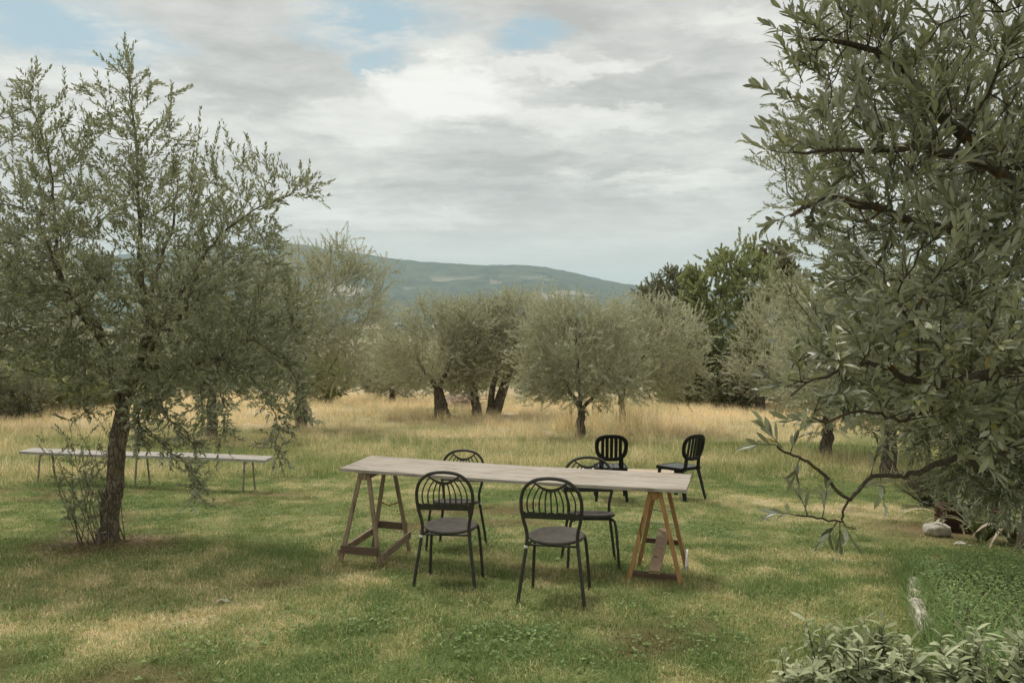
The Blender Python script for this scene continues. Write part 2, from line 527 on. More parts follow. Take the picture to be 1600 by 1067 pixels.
M['stone'] = plain('whitewashed_stone', (.50, .455, .375), .9, .15, var=.45, scale=16, bstr=.7)
M['tile'] = plain('faded_terracotta', (.42, .325, .25), .9, .1, var=.3, scale=6, bstr=.3)
M['planter'] = plain('dark_red_planter', (.075, .035, .026), .7, .2, var=.35, scale=10)
M['soil'] = plain('brown_soil', (.075, .055, .036), .95, .05, var=.45, scale=22, bstr=.8)
M['litter'] = leaf_mat('dead_leaf', (.12, .075, .04), (.33, .22, .12), (.3, .22, .14))
M['pale_litter'] = leaf_mat('pale_dead_leaf', (.42, .36, .26), (.62, .58, .48), (.5, .46, .38))
M['farm_wall'] = plain('far_stone_wall', (.62, .55, .44), .9, .1, var=.1, scale=.1)
M['farm_roof'] = plain('far_tile_roof', (.40, .27, .19), .9, .1, var=.1, scale=.1)


def turf_color(nt, dry, soil=None, fine=None):
    c = ramp(nt, dry, [(0.0, (.112, .165, .050)), (.30, (.215, .240, .088)), (.55, (.385, .350, .170)), (.80, (.565, .468, .285)), (1.0, (.695, .565, .365))])
    if soil is not None:
        c = mixc(nt, soil, c, (.165, .092, .055))
    return c


def ground_mat():
    m, nt, out = new_mat('grassy_ground')
    pos = nd(nt, 'ShaderNodeNewGeometry').outputs['Position']
    n = nd(nt, 'ShaderNodeTexNoise', {'Vector': pos, 'Scale': 34.0, 'Detail': 7.0, 'Roughness': .7}).outputs['Fac']
    nf = nd(nt, 'ShaderNodeTexNoise', {'Vector': pos, 'Scale': 160.0, 'Detail': 3.0, 'Roughness': .7}).outputs['Fac']
    dry = mth(nt, 'ADD', attr(nt, 'dry'), mth(nt, 'MULTIPLY', mth(nt, 'SUBTRACT', n, .5), .8), clamp=True)
    near = turf_color(nt, dry, attr(nt, 'soil'))
    near = mixc(nt, rng_map(nt, nf, .35, .7), mixc(nt, .4, near, (.085, .07, .04)), near)
    # the valley: fields and woods
    v = nd(nt, 'ShaderNodeTexVoronoi', {'Vector': vmth(nt, 'MULTIPLY', pos, (1 / 420, 1 / 300, 0.0)), 'Scale': 1.0, 'Randomness': .9}).outputs['Color']
    vs = nd(nt, 'ShaderNodeSeparateColor', {0: v})
    nn = nd(nt, 'ShaderNodeTexNoise', {'Vector': vmth(nt, 'MULTIPLY', pos, (1 / 500, 1 / 900, 0.0)), 'Scale': 1.0, 'Detail': 6.0}).outputs['Fac']
    field = ramp(nt, vs.outputs[0], [(0.0, (.30, .245, .13)), (.4, (.12, .13, .05)), (.7, (.36, .29, .17)), (1.0, (.075, .095, .035))])
    far = mixc(nt, rng_map(nt, nn, .50, .56), field, (.035, .045, .02))
    col = mixc(nt, attr(nt, 'far'), near, far)
    finish(nt, out, col, .95, .05, bump=n, bstr=.6, bdist=.02)
    return m


M['ground'] = ground_mat()


def blade_mat(name, gain=1.0, typ='INSTANCER'):
    m, nt, out = new_mat(name)
    dry = mth(nt, 'ADD', attr(nt, 'dry', typ), mth(nt, 'MULTIPLY', mth(nt, 'SUBTRACT', attr(nt, 'rnd'), .5), .70), clamp=True)
    c = turf_color(nt, dry, mth(nt, 'MULTIPLY', attr(nt, 'soil', typ), .6))
    hv = mth(nt, 'ADD', .75 * gain, mth(nt, 'MULTIPLY', attr(nt, 'rnd2'), .6 * gain))
    c = vmth(nt, 'MULTIPLY', c, nd(nt, 'ShaderNodeCombineXYZ', {0: hv, 1: hv, 2: hv}).outputs[0])
    finish(nt, out, c, .6, .2, trans=.3, tcol=c)
    return m


M['blade'] = blade_mat('grass_blade', 1.55)
M['blade_tall'] = blade_mat('meadow_blade', 1.45)


def hill_mat():
    m, nt, out = new_mat('wooded_hillside')
    pos = nd(nt, 'ShaderNodeNewGeometry').outputs['Position']
    n = nd(nt, 'ShaderNodeTexNoise', {'Vector': vmth(nt, 'MULTIPLY', pos, (1 / 70, 1 / 110, 1 / 70)), 'Scale': 1.0, 'Detail': 6.0, 'Roughness': .65}).outputs['Fac']
    p2 = nd(nt, 'ShaderNodeTexNoise', {'Vector': vmth(nt, 'MULTIPLY', pos, (1 / 520, 1 / 420, 0.0)), 'Scale': 1.0, 'Detail': 5.0, 'Roughness': .6}).outputs['Fac']
    wood = ramp(nt, n, [(.35, (.012, .020, .011)), (.65, (.082, .098, .045))])
    z = nd(nt, 'ShaderNodeSeparateXYZ', {0: pos}).outputs[2]
    low = mth(nt, 'MULTIPLY', rng_map(nt, z, 170.0, 110.0), rng_map(nt, z, 15.0, 55.0))
    fieldf = mth(nt, 'MULTIPLY', rng_map(nt, p2, .55, .58), low)
    col = mixc(nt, fieldf, wood, (.33, .28, .20))
    finish(nt, out, col, .95, .05, bump=n, bstr=1.0, bdist=14.0)
    return m


M['hill'] = hill_mat()

# ------------------------------------------------------------------ ground, hills, air
PATCH = []                                  # (x, y, rx, ry, delta dryness)
for px, py, rx, ry, dlt in [
        (120, 985, 1.3, .55, .34), (330, 960, .9, .5, .22), (420, 890, .7, .35, .16), (70, 905, .9, .35, .22), (640, 1010, .7, .35, .14),
        (1290, 880, 1.0, .5, .22), (1400, 800, 1.3, 1.0, .34), (1310, 800, .9, .7, .22), (1180, 970, .9, .35, .12), (860, 965, .8, .3, .1),
        (1020, 905, .35, .3, .30), (700, 890, .5, .3, .14), (1100, 830, 1.2, .9, -.26), (860, 800, 1.7, .9, -.22), (640, 820, .9, .7, -.20),
        (420, 800, 1.4, .9, -.14), (100, 800, 1.6, 1.0, -.22), (60, 760, 1.5, .8, -.18), (560, 975, 1.0, .5, -.2), (480, 1030, .9, .4, -.24),
        (980, 1010, 1.3, .4, -.2), (770, 925, .9, .35, -.16), (800, 1050, .8, .3, -.1), (20, 1050, .5, .2, -.3), (300, 1040, .5, .15, -.22),
        (1240, 770, 1.2, .8, -.22), (600, 880, .45, .25, .18), (1120, 900, .9, .4, -.05)]:
    g = G(px, py); PATCH.append((g[0], g[1], rx, ry, dlt))
TREE_BASE = G(168, 850)
SPOTS = [G(px, py)[:2] for px, py in ((610, 885), (700, 905), (800, 885), (860, 900), (1020, 905), (1060, 915), (540, 890), (930, 905), (770, 870))]


def meadow_edge(x):
    return 13.6 + .10 * x + 1.6 * (fbm(x * .22, x * 0 + 3.0, 2, 21) - .5) + 1.2 * sstep(-3, -8, x) * -1


def dryness(x, y):
    x = np.asarray(x, float); y = np.asarray(y, float)
    d = .26 + .62 * (fbm(x * .55, y * .55, 4, 31) - .5) + 1.0 * (fbm(x * 3.4, y * 3.4, 4, 41) - .5)
    for (cx, cy, rx, ry, dl) in PATCH:
        d = d + .62 * dl * np.exp(-(((x - cx) / rx) ** 2 + ((y - cy) / ry) ** 2))
    e = meadow_edge(x)
    mead = sstep(-.6, 1.6, y - e)
    dm = .34 + 1.2 * (fbm(x * .34, y * .42, 4, 51) - .5) + .50 * sstep(20, 28, y) + .16 * sstep(-3, -8, x)
    d = d * (1 - mead) + dm * mead
    return np.clip(d, 0.0, 1.0)


def soilness(x, y):
    x = np.asarray(x, float); y = np.asarray(y, float)
    s = 1.0 * np.exp(-(((x - TREE_BASE[0] - .02) / .62) ** 2 + ((y - TREE_BASE[1] + .05) / .5) ** 2) ** 1.3)
    s = s * (.5 + 1.0 * fbm(x * 3, y * 3, 3, 71))
    s = s + .75 * np.exp(-(((x - 4.6) / .7) ** 2 + ((y - 8.6) / .8) ** 2))
    for (cx_, cy_) in SPOTS:
        s = s + .5 * np.exp(-(((x - cx_) / .22) ** 2 + ((y - cy_) / .18) ** 2)) * (.3 + 1.2 * fbm(x * 6, y * 6, 2, 77))
    s = s + .6 * sstep(.62, .76, fbm(x * 1.1, y * 1.1, 4, 61)) * sstep(14, 10, y)
    return np.clip(s, 0, 1)


rows = np.concatenate([np.arange(-300, -10, 29.0), np.arange(-10, 2.5, .9), np.arange(2.5, 14, .11), 14 * 1.022 ** np.arange(0, 90), ])
rows = np.concatenate([rows, np.geomspace(rows[-1] * 1.05, 8600, 60)])
cols = np.linspace(-1, 1, 201)
Wd = np.where(rows < 14, 12.0 + np.maximum(0, -rows) * 2.0, 12 + (rows - 14) * 1.1)
X = cols[None] * Wd[:, None]; Y = np.repeat(rows[:, None], len(cols), 1)
Z = gz(X, Y)
nr, nc = X.shape
ii = np.arange(nr - 1)[:, None]; jj = np.arange(nc - 1)[None]
Q = np.stack([ii * nc + jj, ii * nc + jj + 1, (ii + 1) * nc + jj + 1, (ii + 1) * nc + jj], -1).reshape(-1, 4)
gm = mesh_np('ground', np.stack([X, Y, Z], -1).reshape(-1, 3), [Q], [M['ground']], True,
             attrs={'dry': dryness(X, Y).ravel(), 'soil': soilness(X, Y).ravel(), 'far': sstep(90, 200, Y).ravel()})
ground = tag(obj('ground', gm), kind='structure')

# hills
RPX = np.array([-1200, -600, -300, 0, 150, 300, 420, 460, 520, 600, 650, 720, 770, 805, 850, 900, 950, 1000, 1100, 1300, 1900, 2600])
RPY = np.array([445, 440, 430, 415, 402, 390, 383, 380, 391, 402, 409, 413, 415.5, 413.5, 417, 427, 440, 447, 455, 461, 463, 465])
_rx = np.linspace(-1200, 2600, 1500)
_ry = np.convolve(np.pad(np.interp(_rx, RPX, RPY), 8, mode='edge'), np.ones(17) / 17, 'valid')
DR = 4300.0
hx = np.linspace(-4800, 4800, 400)[None] * np.ones((170, 1))
hy = np.concatenate([np.linspace(2500, 4300, 110), np.linspace(4320, 6200, 60)])[:, None] * np.ones((1, 400))
ridge = (480 - np.interp(800 + hx / np.maximum(hy, 3900) * FPX, _rx, _ry)) / FPX * DR
rise = np.where(hy < DR, .25 * sstep(2600, 3300, hy) + .75 * sstep(3100, DR + 150, hy), 1 - .6 * sstep(DR + 200, 6200, hy))
gully = (fbm(hx / 520, hy / 700, 4, 81) - .5) * 75 * sstep(2700, 3300, hy) * sstep(DR - 50, DR - 500, hy)
hz = -52 + (ridge + 52) * rise + gully + (fbm(hx / 34, hy / 34, 2, 91) - .5) * 12 * sstep(2600, 3000, hy)
nr, nc = hx.shape
ii = np.arange(nr - 1)[:, None]; jj = np.arange(nc - 1)[None]
Q = np.stack([ii * nc + jj, ii * nc + jj + 1, (ii + 1) * nc + jj + 1, (ii + 1) * nc + jj], -1).reshape(-1, 4)
hills = tag(obj('hills', mesh_np('hills', np.stack([hx, hy, hz], -1).reshape(-1, 3), [Q], [M['hill']], True)), kind='structure')

# air
hb = MB().box((0, 3000, 180), (18400, 13000, 460))
hm, hnt, hout = new_mat('hazy_air')
pv = nd(hnt, 'ShaderNodeVolumePrincipled', {'Color': (.72, .92, 1.0, 1), 'Density': HAZE_DENSITY, 'Anisotropy': .2})
hnt.links.new(pv.outputs[0], hout.inputs['Volume'])
haze = tag(hb.build('haze', hm), kind='stuff')

# ------------------------------------------------------------------ trees
LEAF2 = (np.array([(0, 0, 0), (.42, .5, .02), (1, 0, 0), (.42, -.5, .02)]), [np.array([(0, 3, 2, 1)])])
LEAF4 = (np.array([(0, 0, 0), (.28, .43, .03), (.28, -.43, .03), (.66, .46, .03), (.66, -.46, .03), (1, 0, -.05)]),
         [np.array([(0, 2, 1), (3, 4, 5)]), np.array([(1, 2, 4, 3)])])
LEAF12 = (np.array([(0, 0, 0), (.12, .2, .01), (.12, 0, 0), (.12, -.2, .01), (.40, .46, .035), (.40, 0, 0), (.40, -.46, .035), (.74, .42, .0), (.74, 0, -.03), (.74, -.42, .0), (1, 0, -.10)]),
          [np.array([(0, 2, 1), (0, 3, 2), (7, 8, 10), (8, 9, 10)]), np.array([(1, 2, 5, 4), (2, 3, 6, 5), (4, 5, 8, 7), (5, 6, 9, 8)])])


LEAFS = (np.array([(0, 0, 0)] + [(t, sg * w, -.34 * t ** 2.2 + (.035 if sg else 0) * (1 - t)) for t, w in ((.10, .16), (.32, .42), (.60, .50), (.85, .36)) for sg in (1, 0, -1)] + [(.985, .14, -.34), (.985, -.14, -.34)]),
         [np.array([(0, 2, 1), (0, 3, 2), (10, 11, 13), (11, 14, 13), (11, 12, 14)]), np.array([(r * 3 + 1 + j, r * 3 + 2 + j, r * 3 + 5 + j, r * 3 + 4 + j) for r in range(3) for j in range(2)])])


def unit(v):
    return v / (np.linalg.norm(v, axis=-1, keepdims=True) + 1e-9)


def leaves_np(pos, ax, nrm, L, Wd, tmpl):
    tv, tf = tmpl
    ax = unit(ax); side = unit(np.cross(nrm, ax)); nn = np.cross(ax, side)
    cu = rg.uniform(-.6, 2.6, len(pos))
    V = pos[:, None] + tv[None, :, 0:1] * (ax * L[:, None])[:, None] + tv[None, :, 1:2] * (side * Wd[:, None])[:, None] + tv[None, :, 2:3] * (nn * (L * cu)[:, None])[:, None]
    k = len(tv); off = (np.arange(len(pos)) * k)[:, None, None]
    return V.reshape(-1, 3), [(f[None] + off).reshape(-1, f.shape[1]) for f in tf], k


class Skel:
    def __init__(s): s.P = []; s.par = []; s.r = []

    def path(s, pts, radii, parent=-1, n=None, wig=0.0):
        pts = smooth_path(pts, n or max(4, len(pts) * 4))
        if wig: pts[1:] += rg.normal(0, wig, pts[1:].shape)
        rad = np.interp(np.linspace(0, 1, len(pts)), np.linspace(0, 1, len(radii)), radii)
        for i, (p, r) in enumerate(zip(pts, rad)):
            if i == 0 and parent >= 0 and np.linalg.norm(s.P[parent] - p) < 1e-6: 
                last = parent; continue
            s.P.append(np.array(p)); s.par.append(parent if i == 0 or (i == 1 and parent >= 0 and len(s.P) and last == parent) else len(s.P) - 2); s.r.append(r)
            last = len(s.P) - 1
        return last

    def near(s, p):
        return int(np.argmin(np.linalg.norm(np.array(s.P) - np.array(p), axis=1)))

    def limb(s, pts, radii, wig=0.0):
        i = s.near(pts[0])
        return s.path([s.P[i]] + [np.array(p) for p in pts[1:]], radii, i, wig=wig)

    def grow(s, A, step, infl, kill, iters=60, up=.08, jit=.18):
        P = np.array(s.P); A = np.array(A)
        dist = np.full(len(A), 1e9); near = np.zeros(len(A), int)
        new0 = 0
        for it in range(iters):
            newP = P[new0:]
            if len(newP):
                for c in range(0, len(newP), 400):
                    D = np.linalg.norm(A[:, None] - newP[None, c:c + 400], axis=2)
                    j = D.argmin(1); dm = D[np.arange(len(A)), j]
                    b = dm < dist; dist[b] = dm[b]; near[b] = j[b] + new0 + c
            new0 = len(P)
            keep = dist > kill
            A, dist, near = A[keep], dist[keep], near[keep]
            act = dist < infl
            if not act.any(): break
            acc = np.zeros_like(P)
            np.add.at(acc, near[act], unit(A[act] - P[near[act]]))
            ids = np.unique(near[act])
            d = unit(unit(acc[ids]) + np.array([0, 0, up]) + rg.normal(0, jit, (len(ids), 3)))
            np_ = P[ids] + d * step
            s.par += list(ids); s.r += [0.0] * len(ids)
            P = np.concatenate([P, np_])
            if len(P) > 9000: break
        s.P = list(P)

    def solve(s, tip=.0028, e=2.35):
        n = len(s.P); acc = np.zeros(n); given = np.array(s.r)
        out = np.zeros(n)
        for i in range(n - 1, -1, -1):
            r = max(tip, acc[i] ** (1 / e)) if given[i] == 0 else given[i]
            out[i] = r
            if s.par[i] >= 0: acc[s.par[i]] += min(r, out[i]) ** e
        for i in range(n):                    # never thicker than the parent
            if s.par[i] >= 0: out[i] = min(out[i], out[s.par[i]] * .97 if given[i] == 0 else out[i])
        s.R = out
        ch = [[] for _ in range(n)]
        for i, p in enumerate(s.par):
            if p >= 0: ch[p].append(i)
        s.ch = ch

    def tubes(s, rmin=0.0, wob=.18, sides=(9, 6, 4, 3)):
        mb = MB(); n = len(s.P); P = np.array(s.P)
        mainc = [max(c, key=lambda k: s.R[k]) if c else -1 for c in s.ch]
        starts = [i for i in range(n) if s.par[i] < 0 or mainc[s.par[i]] != i]
        for st in starts:
            chn = [st]
            while mainc[chn[-1]] >= 0: chn.append(mainc[chn[-1]])
            pts = [P[k] for k in chn]; rad = [s.R[k] for k in chn]
            if s.par[st] >= 0:
                pts = [P[s.par[st]]] + pts; rad = [min(rad[0] * 1.15, s.R[s.par[st]])] + rad
            if len(pts) < 2 or max(rad) < rmin: continue
            m = max(rad)
            sd = sides[0] if m > .04 else sides[1] if m > .015 else sides[2] if m > .006 else sides[3]
            mb.tube(pts, rad, sd, wob=wob if m > .03 else None)
        return mb


def ell(c, r, n, shell=.0):
    """points in an ellipsoid, pushed outwards by 'shell'"""
    d = unit(rg.normal(size=(n, 3)))
    rad = rg.random(n) ** (1 / (3 + 4 * shell))
    return np.array(c) + d * rad[:, None] * np.array(r)


def twigs_from(sk, per, Lr, centre, rthin=.008, out_w=.6, up_w=.35, droop=-.12, along=.8, first=0):
    P = np.array(sk.P); Rr = sk.R
    idx = [i for i in range(first, len(P)) if Rr[i] < rthin]
    S, Dr, L = [], [], []
    for i in idx:
        k = per(Rr[i], not sk.ch[i])
        if k <= 0: continue
        p = sk.par[i]
        d0 = unit(P[i] - P[p]) if p >= 0 else np.array([0, 0, 1.])
        for _ in range(k):
            S.append(P[i] + (P[p] - P[i]) * rg.random() if p >= 0 else P[i]); Dr.append(d0); L.append(rg.uniform(*Lr))
    S, Dr, L = np.array(S), np.array(Dr), np.array(L)
    o = unit(S - np.array(centre))
    d = unit(along * Dr + out_w * o + np.array([0, 0, up_w]) + rg.normal(0, .45, S.shape))
    return S, d, L


def foliage(S, d, L, spacing, leafL, leafW, tmpl, bend=(-.18, .12), pair=True, stem_r=.0016, tilt=(35, 65), stem=True, up_n=.7):
    """leaves in opposite pairs along curved twigs -> leaf arrays and stem tubes"""
    T = len(S)
    b = rg.uniform(bend[0], bend[1], T)
    sidev = unit(np.cross(d, rg.normal(size=d.shape)))
    curve = sidev * rg.uniform(0, .25, T)[:, None] + np.array([0, 0, 1.]) * b[:, None]
    nl = np.maximum(2, (L / spacing).astype(int))
    ti = np.repeat(np.arange(T), nl)
    k = np.concatenate([np.arange(n) for n in nl])
    t = (k + 1.0) / nl[ti]
    P = S[ti] + d[ti] * (L[ti] * t)[:, None] + curve[ti] * (L[ti] * t * t)[:, None]
    tan = unit(d[ti] + curve[ti] * (2 * t)[:, None])
    ref = unit(np.cross(tan, np.array([.31, .17, .93]) + 0 * tan)); ref2 = np.cross(tan, ref)
    ph = (k % 2) * (np.pi / 2) + rg.random(T)[ti] * 6.28
    PP, AX, NN, TT = [], [], [], []
    for sgn in ((0, np.pi) if pair else (0,)):
        a = ph + sgn + rg.normal(0, .25, len(ph)) + (0 if pair else k * 2.4)
        rad = np.cos(a)[:, None] * ref + np.sin(a)[:, None] * ref2
        th = np.radians(rg.uniform(tilt[0], tilt[1], len(ph))) * (1 - .45 * t)
        ax = tan * np.cos(th)[:, None] + rad * np.sin(th)[:, None]
        nrm = unit(tan * np.sin(th)[:, None] - rad * np.cos(th)[:, None])
        nrm = unit(nrm * .8 + np.array([0, 0, up_n]) + rg.normal(0, .35, nrm.shape))
        PP.append(P); AX.append(ax); NN.append(nrm); TT.append(ti)
    PP, AX, NN, TT = map(np.concatenate, (PP, AX, NN, TT))
    keep = rg.random(len(PP)) < .93
    PP, AX, NN, TT = PP[keep], AX[keep], NN[keep], TT[keep]
    ls = leafL * rg.uniform(.65, 1.15, len(PP)); ws = leafW * rg.uniform(.75, 1.2, len(PP))
    clump = vn(PP[:, 0] * 2.2 + 40, PP[:, 2] * 2.2 + PP[:, 1] * 1.7 + 40, 6) - .5
    rnd = np.clip(rg.normal(.45, .17, T)[TT] + rg.normal(0, .2, len(PP)) + .35 * clump, 0, .94)
    odd = rg.random(len(PP)) < .006; rnd[odd] = 1.0
    stems = None
    if stem:
        if stem < 1:
            ks = rg.random(T) < stem; S, d, L, curve = S[ks], d[ks], L[ks], curve[ks]; T = len(S)
        tt = np.linspace(0, 1, 4)
        C = S[:, None] + d[:, None] * (L[:, None] * tt)[..., None] + curve[:, None] * (L[:, None] * tt * tt)[..., None]
        rr = stem_r * np.array([1.3, 1.0, .8, .5])
        u = unit(np.cross(d, np.array([.2, .5, .84]) + 0 * d)); v = np.cross(d, u)
        a = np.arange(3) * 2.094
        ring = np.cos(a)[None, :, None] * u[:, None] + np.sin(a)[None, :, None] * v[:, None]      # T,3,3
        V = (C[:, :, None] + rr[None, :, None, None] * ring[:, None]).reshape(-1, 3)               # T,4,3,3
        base = (np.arange(T) * 12)[:, None, None, None]; ri = (np.arange(3) * 3)[None, :, None, None]; sj = np.arange(3)[None, None, :, None]
        q = np.concatenate([base + ri + sj, base + ri + (sj + 1) % 3, base + ri + 3 + (sj + 1) % 3, base + ri + 3 + sj], -1).reshape(-1, 4)
        stems = (V, q)
    return PP, AX, NN, ls, ws, rnd, stems


def crown_obj(name, fol, tmpl, mat_leaf, mat_stem, parent, mask=None):
    PP, AX, NN, ls, ws, rnd, stems = fol
    if mask is not None:
        PP, AX, NN, ls, ws, rnd = [a[mask] for a in (PP, AX, NN, ls, ws, rnd)]
    V, F, k = leaves_np(PP, AX, NN, ls, ws, tmpl)
    r = np.repeat(rnd, k)
    fm = [np.zeros(len(f), int) for f in F]
    if stems is not None:
        F = F + [stems[1] + len(V)]; fm.append(np.ones(len(stems[1]), int))
        r = np.concatenate([r, np.full(len(stems[0]), .5)]); V = np.concatenate([V, stems[0]])
    F2, m2 = [], []
    for f, m in zip(F, fm): F2.append(f); m2.append(m)
    me = mesh_np(name, V, F2, [mat_leaf, mat_stem], True, np.concatenate(m2), {'rnd': r})
    o = obj(name, me, parent); o['kind'] = 'stuff'
    return o


def leaf_objects(fol, sel, meshes, parent):
    PP, AX, NN, ls, ws, rnd, _ = fol
    AX = unit(AX); SD = unit(np.cross(NN, AX)); N2 = np.cross(AX, SD)
    for n, i in enumerate(sel):
        o = bpy.data.objects.new('leaf', meshes[n % len(meshes)]); COL.objects.link(o)
        Mx = Matrix.Identity(4)
        for r in range(3):
            Mx[r][0] = AX[i, r] * ls[i]; Mx[r][1] = SD[i, r] * ws[i]; Mx[r][2] = N2[i, r] * ls[i]; Mx[r][3] = PP[i, r]
        o.parent = parent; o.matrix_local = Mx


def visible_sel(pos, n, origin=(0, 0, 0), jitter=.25, box=(0, 0, 1600, 1067)):
    p = pos + np.array(origin)
    u = p[:, 0] / p[:, 1] * FPX + 800; v = -(p[:, 2] / p[:, 1]) * FPX + 480
    ok = (u > box[0]) & (u < box[2]) & (v > box[1]) & (v < box[3]) & (p[:, 1] > .4)
    sc = p[:, 1] * (1 + jitter * rg.random(len(p))); sc[~ok] = 1e9
    idx = np.argsort(sc)[:n]
    return [i for i in idx if sc[i] < 1e8]


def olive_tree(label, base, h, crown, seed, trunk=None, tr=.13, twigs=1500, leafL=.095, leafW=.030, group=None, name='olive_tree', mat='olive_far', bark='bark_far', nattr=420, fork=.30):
    """crown: list of (dx,dy,z, rx,ry,rz) ellipsoids relative to the base"""
    global rg
    rg = np.random.default_rng(seed)
    root = thing(name, label, 'tree', base, group=group)
    sk = Skel()
    for path, r0, r1 in (trunk or [([(0, 0, -.1), (.03, 0, h * fork * .5), (.0, .0, h * fork)], tr, tr * .7)]):
        if not sk.P: sk.path(path, [r0 * 1.25, r0 * .9, r1], wig=.012)
        else:
            d0 = np.linalg.norm(sk.P[sk.near(path[0])] - np.array(path[0]))
            if d0 < .15: sk.limb(path, [r0 * .9, r0 * .7, r1], wig=.012)
            else: sk.path(path, [r0 * 1.25, r0 * .9, r1], wig=.012)
    crown = list(crown)
    for e in list(crown):
        for _ in range(3):
            u_ = unit(rg.normal(size=3) + np.array([0, -.2, .0])); k_ = rg.uniform(.22, .42)
            crown.append((e[0] + u_[0] * e[3] * .95, e[1] + u_[1] * e[4] * .9, e[2] + u_[2] * e[5] * .75, e[3] * k_, e[4] * k_, e[5] * k_ * 1.2))
    vol = np.array([e[3] * e[4] * e[5] for e in crown]); vol /= vol.sum()
    A = np.concatenate([ell(e[:3], e[3:], max(8, int(nattr * v)), .5) for e, v in zip(crown, vol)])
    sk.grow(A, .17 * h / 4.5 + .03, 3.5, .26, 70, up=.05)
    sk.solve(tip=.0035)
    sk.tubes(rmin=.008).build('trunk', M[bark], root, True)
    c0 = np.mean([e[:3] for e in crown], axis=0)
    n_thin = max(1, sum(1 for i in range(len(sk.P)) if sk.R[i] < .02))
    q = twigs / n_thin
    S, d, L = twigs_from(sk, lambda r, tip: int(q + rg.random()) + (1 if tip else 0), (.22, .55), c0, rthin=.02, out_w=.55, up_w=.35)
    S = S + rg.normal(0, .16, S.shape)
    if name == 'olive_tree':
        hi = np.where(S[:, 2] > np.quantile(S[:, 2], .7))[0]
        up_i = rg.choice(hi, max(10, len(hi) // 9))
        d[up_i] = unit(np.array([0, 0, 1.]) + rg.normal(0, .35, (len(up_i), 3))); L[up_i] = rg.uniform(.3, .6, len(up_i))
    fol = foliage(S, d, L, .037, leafL, leafW, LEAF2, bend=(-.2, .25), stem_r=.003, stem=.3)
    crown_obj('crown', fol, LEAF2, M[mat], M['twig_far'], root)
    return root


# --- the olive tree at the left, in front of the bench
rg = np.random.default_rng(5)
Y0 = float(TREE_BASE[1]); B0 = TREE_BASE.copy()
K = Y0 / FPX


def lt(px, py, dy=0.0):                      # a point on the left tree, relative to its base
    return at(px, py, Y0 + dy) - B0


tree_l = thing('olive_tree', 'young olive tree with leaning trunk and wispy top, in front of the long white bench', 'tree', B0)
sk = Skel()
sk.path([lt(167, 862), lt(170, 815), lt(178, 750), lt(187, 690), lt(194, 640), lt(205, 598)], [.105, .078, .070, .066, .068, .055], wig=.006)
sk.limb([lt(205, 598), lt(222, 555), lt(237, 505), lt(226, 470), lt(220, 425, .05), lt(218, 370, .1), lt(215, 300, .1), lt(213, 230, .1), lt(207, 170, .1), lt(201, 125, .1), lt(198, 95, .1)], [.048, .040, .030, .018, .011, .006, .0025], wig=.006)
sk.limb([lt(193, 640), lt(180, 600), lt(166, 552), lt(150, 505), lt(112, 472, -.1), lt(94, 430, -.2), lt(87, 370, -.2), lt(84, 305, -.2), lt(75, 240, -.2), lt(52, 175, -.2), lt(50, 125, -.2)], [.042, .033, .026, .018, .011, .006, .0025], wig=.006)
sk.limb([lt(212, 580), lt(250, 572, -.15), lt(300, 570, -.35), lt(345, 555, -.5), lt(395, 530, -.6)], [.028, .02, .014, .009, .006], wig=.008)
sk.limb([lt(228, 540), lt(262, 488, .2), lt(305, 425, .35), lt(338, 375, .4), lt(395, 330, .45), lt(445, 308, .45), lt(470, 296, .4)], [.03, .022, .014, .009, .006, .003], wig=.008)
sk.limb([lt(180, 600), lt(140, 570, .3), lt(90, 555, .6), lt(30, 540, .9)], [.03, .022, .014, .008], wig=.008)
sk.limb([lt(222, 555), lt(255, 520, -.5), lt(290, 480, -.8), lt(310, 420, -1.0)], [.03, .022, .014, .008], wig=.008)
sk.limb([lt(160, 535), lt(120, 480, -.5), lt(90, 420, -.8), lt(60, 350, -.9)], [.026, .02, .013, .007], wig=.008)
sk.limb([lt(232, 490), lt(245, 420, .6), lt(270, 350, .9), lt(275, 270, 1.0)], [.026, .02, .013, .006], wig=.008)
drops = [[(300, 570, -.35), (262, 590, -.6), (238, 625, -.75), (228, 665, -.8), (262, 700, -.85), (298, 735, -.85), (306, 772, -.85)],
         [(345, 555, -.5), (340, 600, -.7), (352, 640, -.8), (345, 690, -.8)],
         [(345, 555, -.5), (385, 585, -.6), (415, 620, -.6), (432, 660, -.6), (430, 705, -.6)],
         [(395, 530, -.6), (440, 560, -.5), (465, 600, -.5), (470, 650, -.5)],
         [(262, 590, -.6), (255, 640, -.8), (285, 670, -.9), (300, 690, -.9)],
         [(140, 570, .3), (125, 600, .1), (132, 640, 0)],
         [(238, 625, -.75), (215, 650, -.8), (222, 690, -.85)]]
drops += [[(345, 555, -.5), (315, 610, -.7), (320, 650, -.8)], [(250, 572, -.15), (215, 615, -.4), (240, 650, -.55)]]
ends = []
for dpts in drops:
    a = len(sk.P); sk.limb([lt(*p) for p in dpts], [.008, .006, .003], wig=.008); ends.append((a, len(sk.P)))
A = []
for (px, py, rx, rz, dep, n) in [(215, 440, 235, 180, 1.25, 1150), (230, 500, 230, 110, 1.2, 700), (60, 450, 130, 110, 1.0, 260), (55, 330, 140, 150, .9, 330), (40, 510, 140, 95, 1.0, 430), (200, 215, 85, 110, .55, 105),
                                 (330, 320, 100, 100, .7, 170), (375, 510, 115, 120, .8, 520), (280, 565, 180, 62, .9, 420), (470, 302, 35, 20, .25, 12), (195, 140, 24, 40, .15, 5), (45, 180, 30, 60, .3, 16), (-60, 380, 120, 200, .9, 150)]:
    A.append(ell(lt(px, py), (rx * K, dep, rz * K), n, .3))
sk.grow(np.concatenate(A), .10, 2.2, .12, 80, up=.10)
sk.solve(tip=.0022, e=2.6)
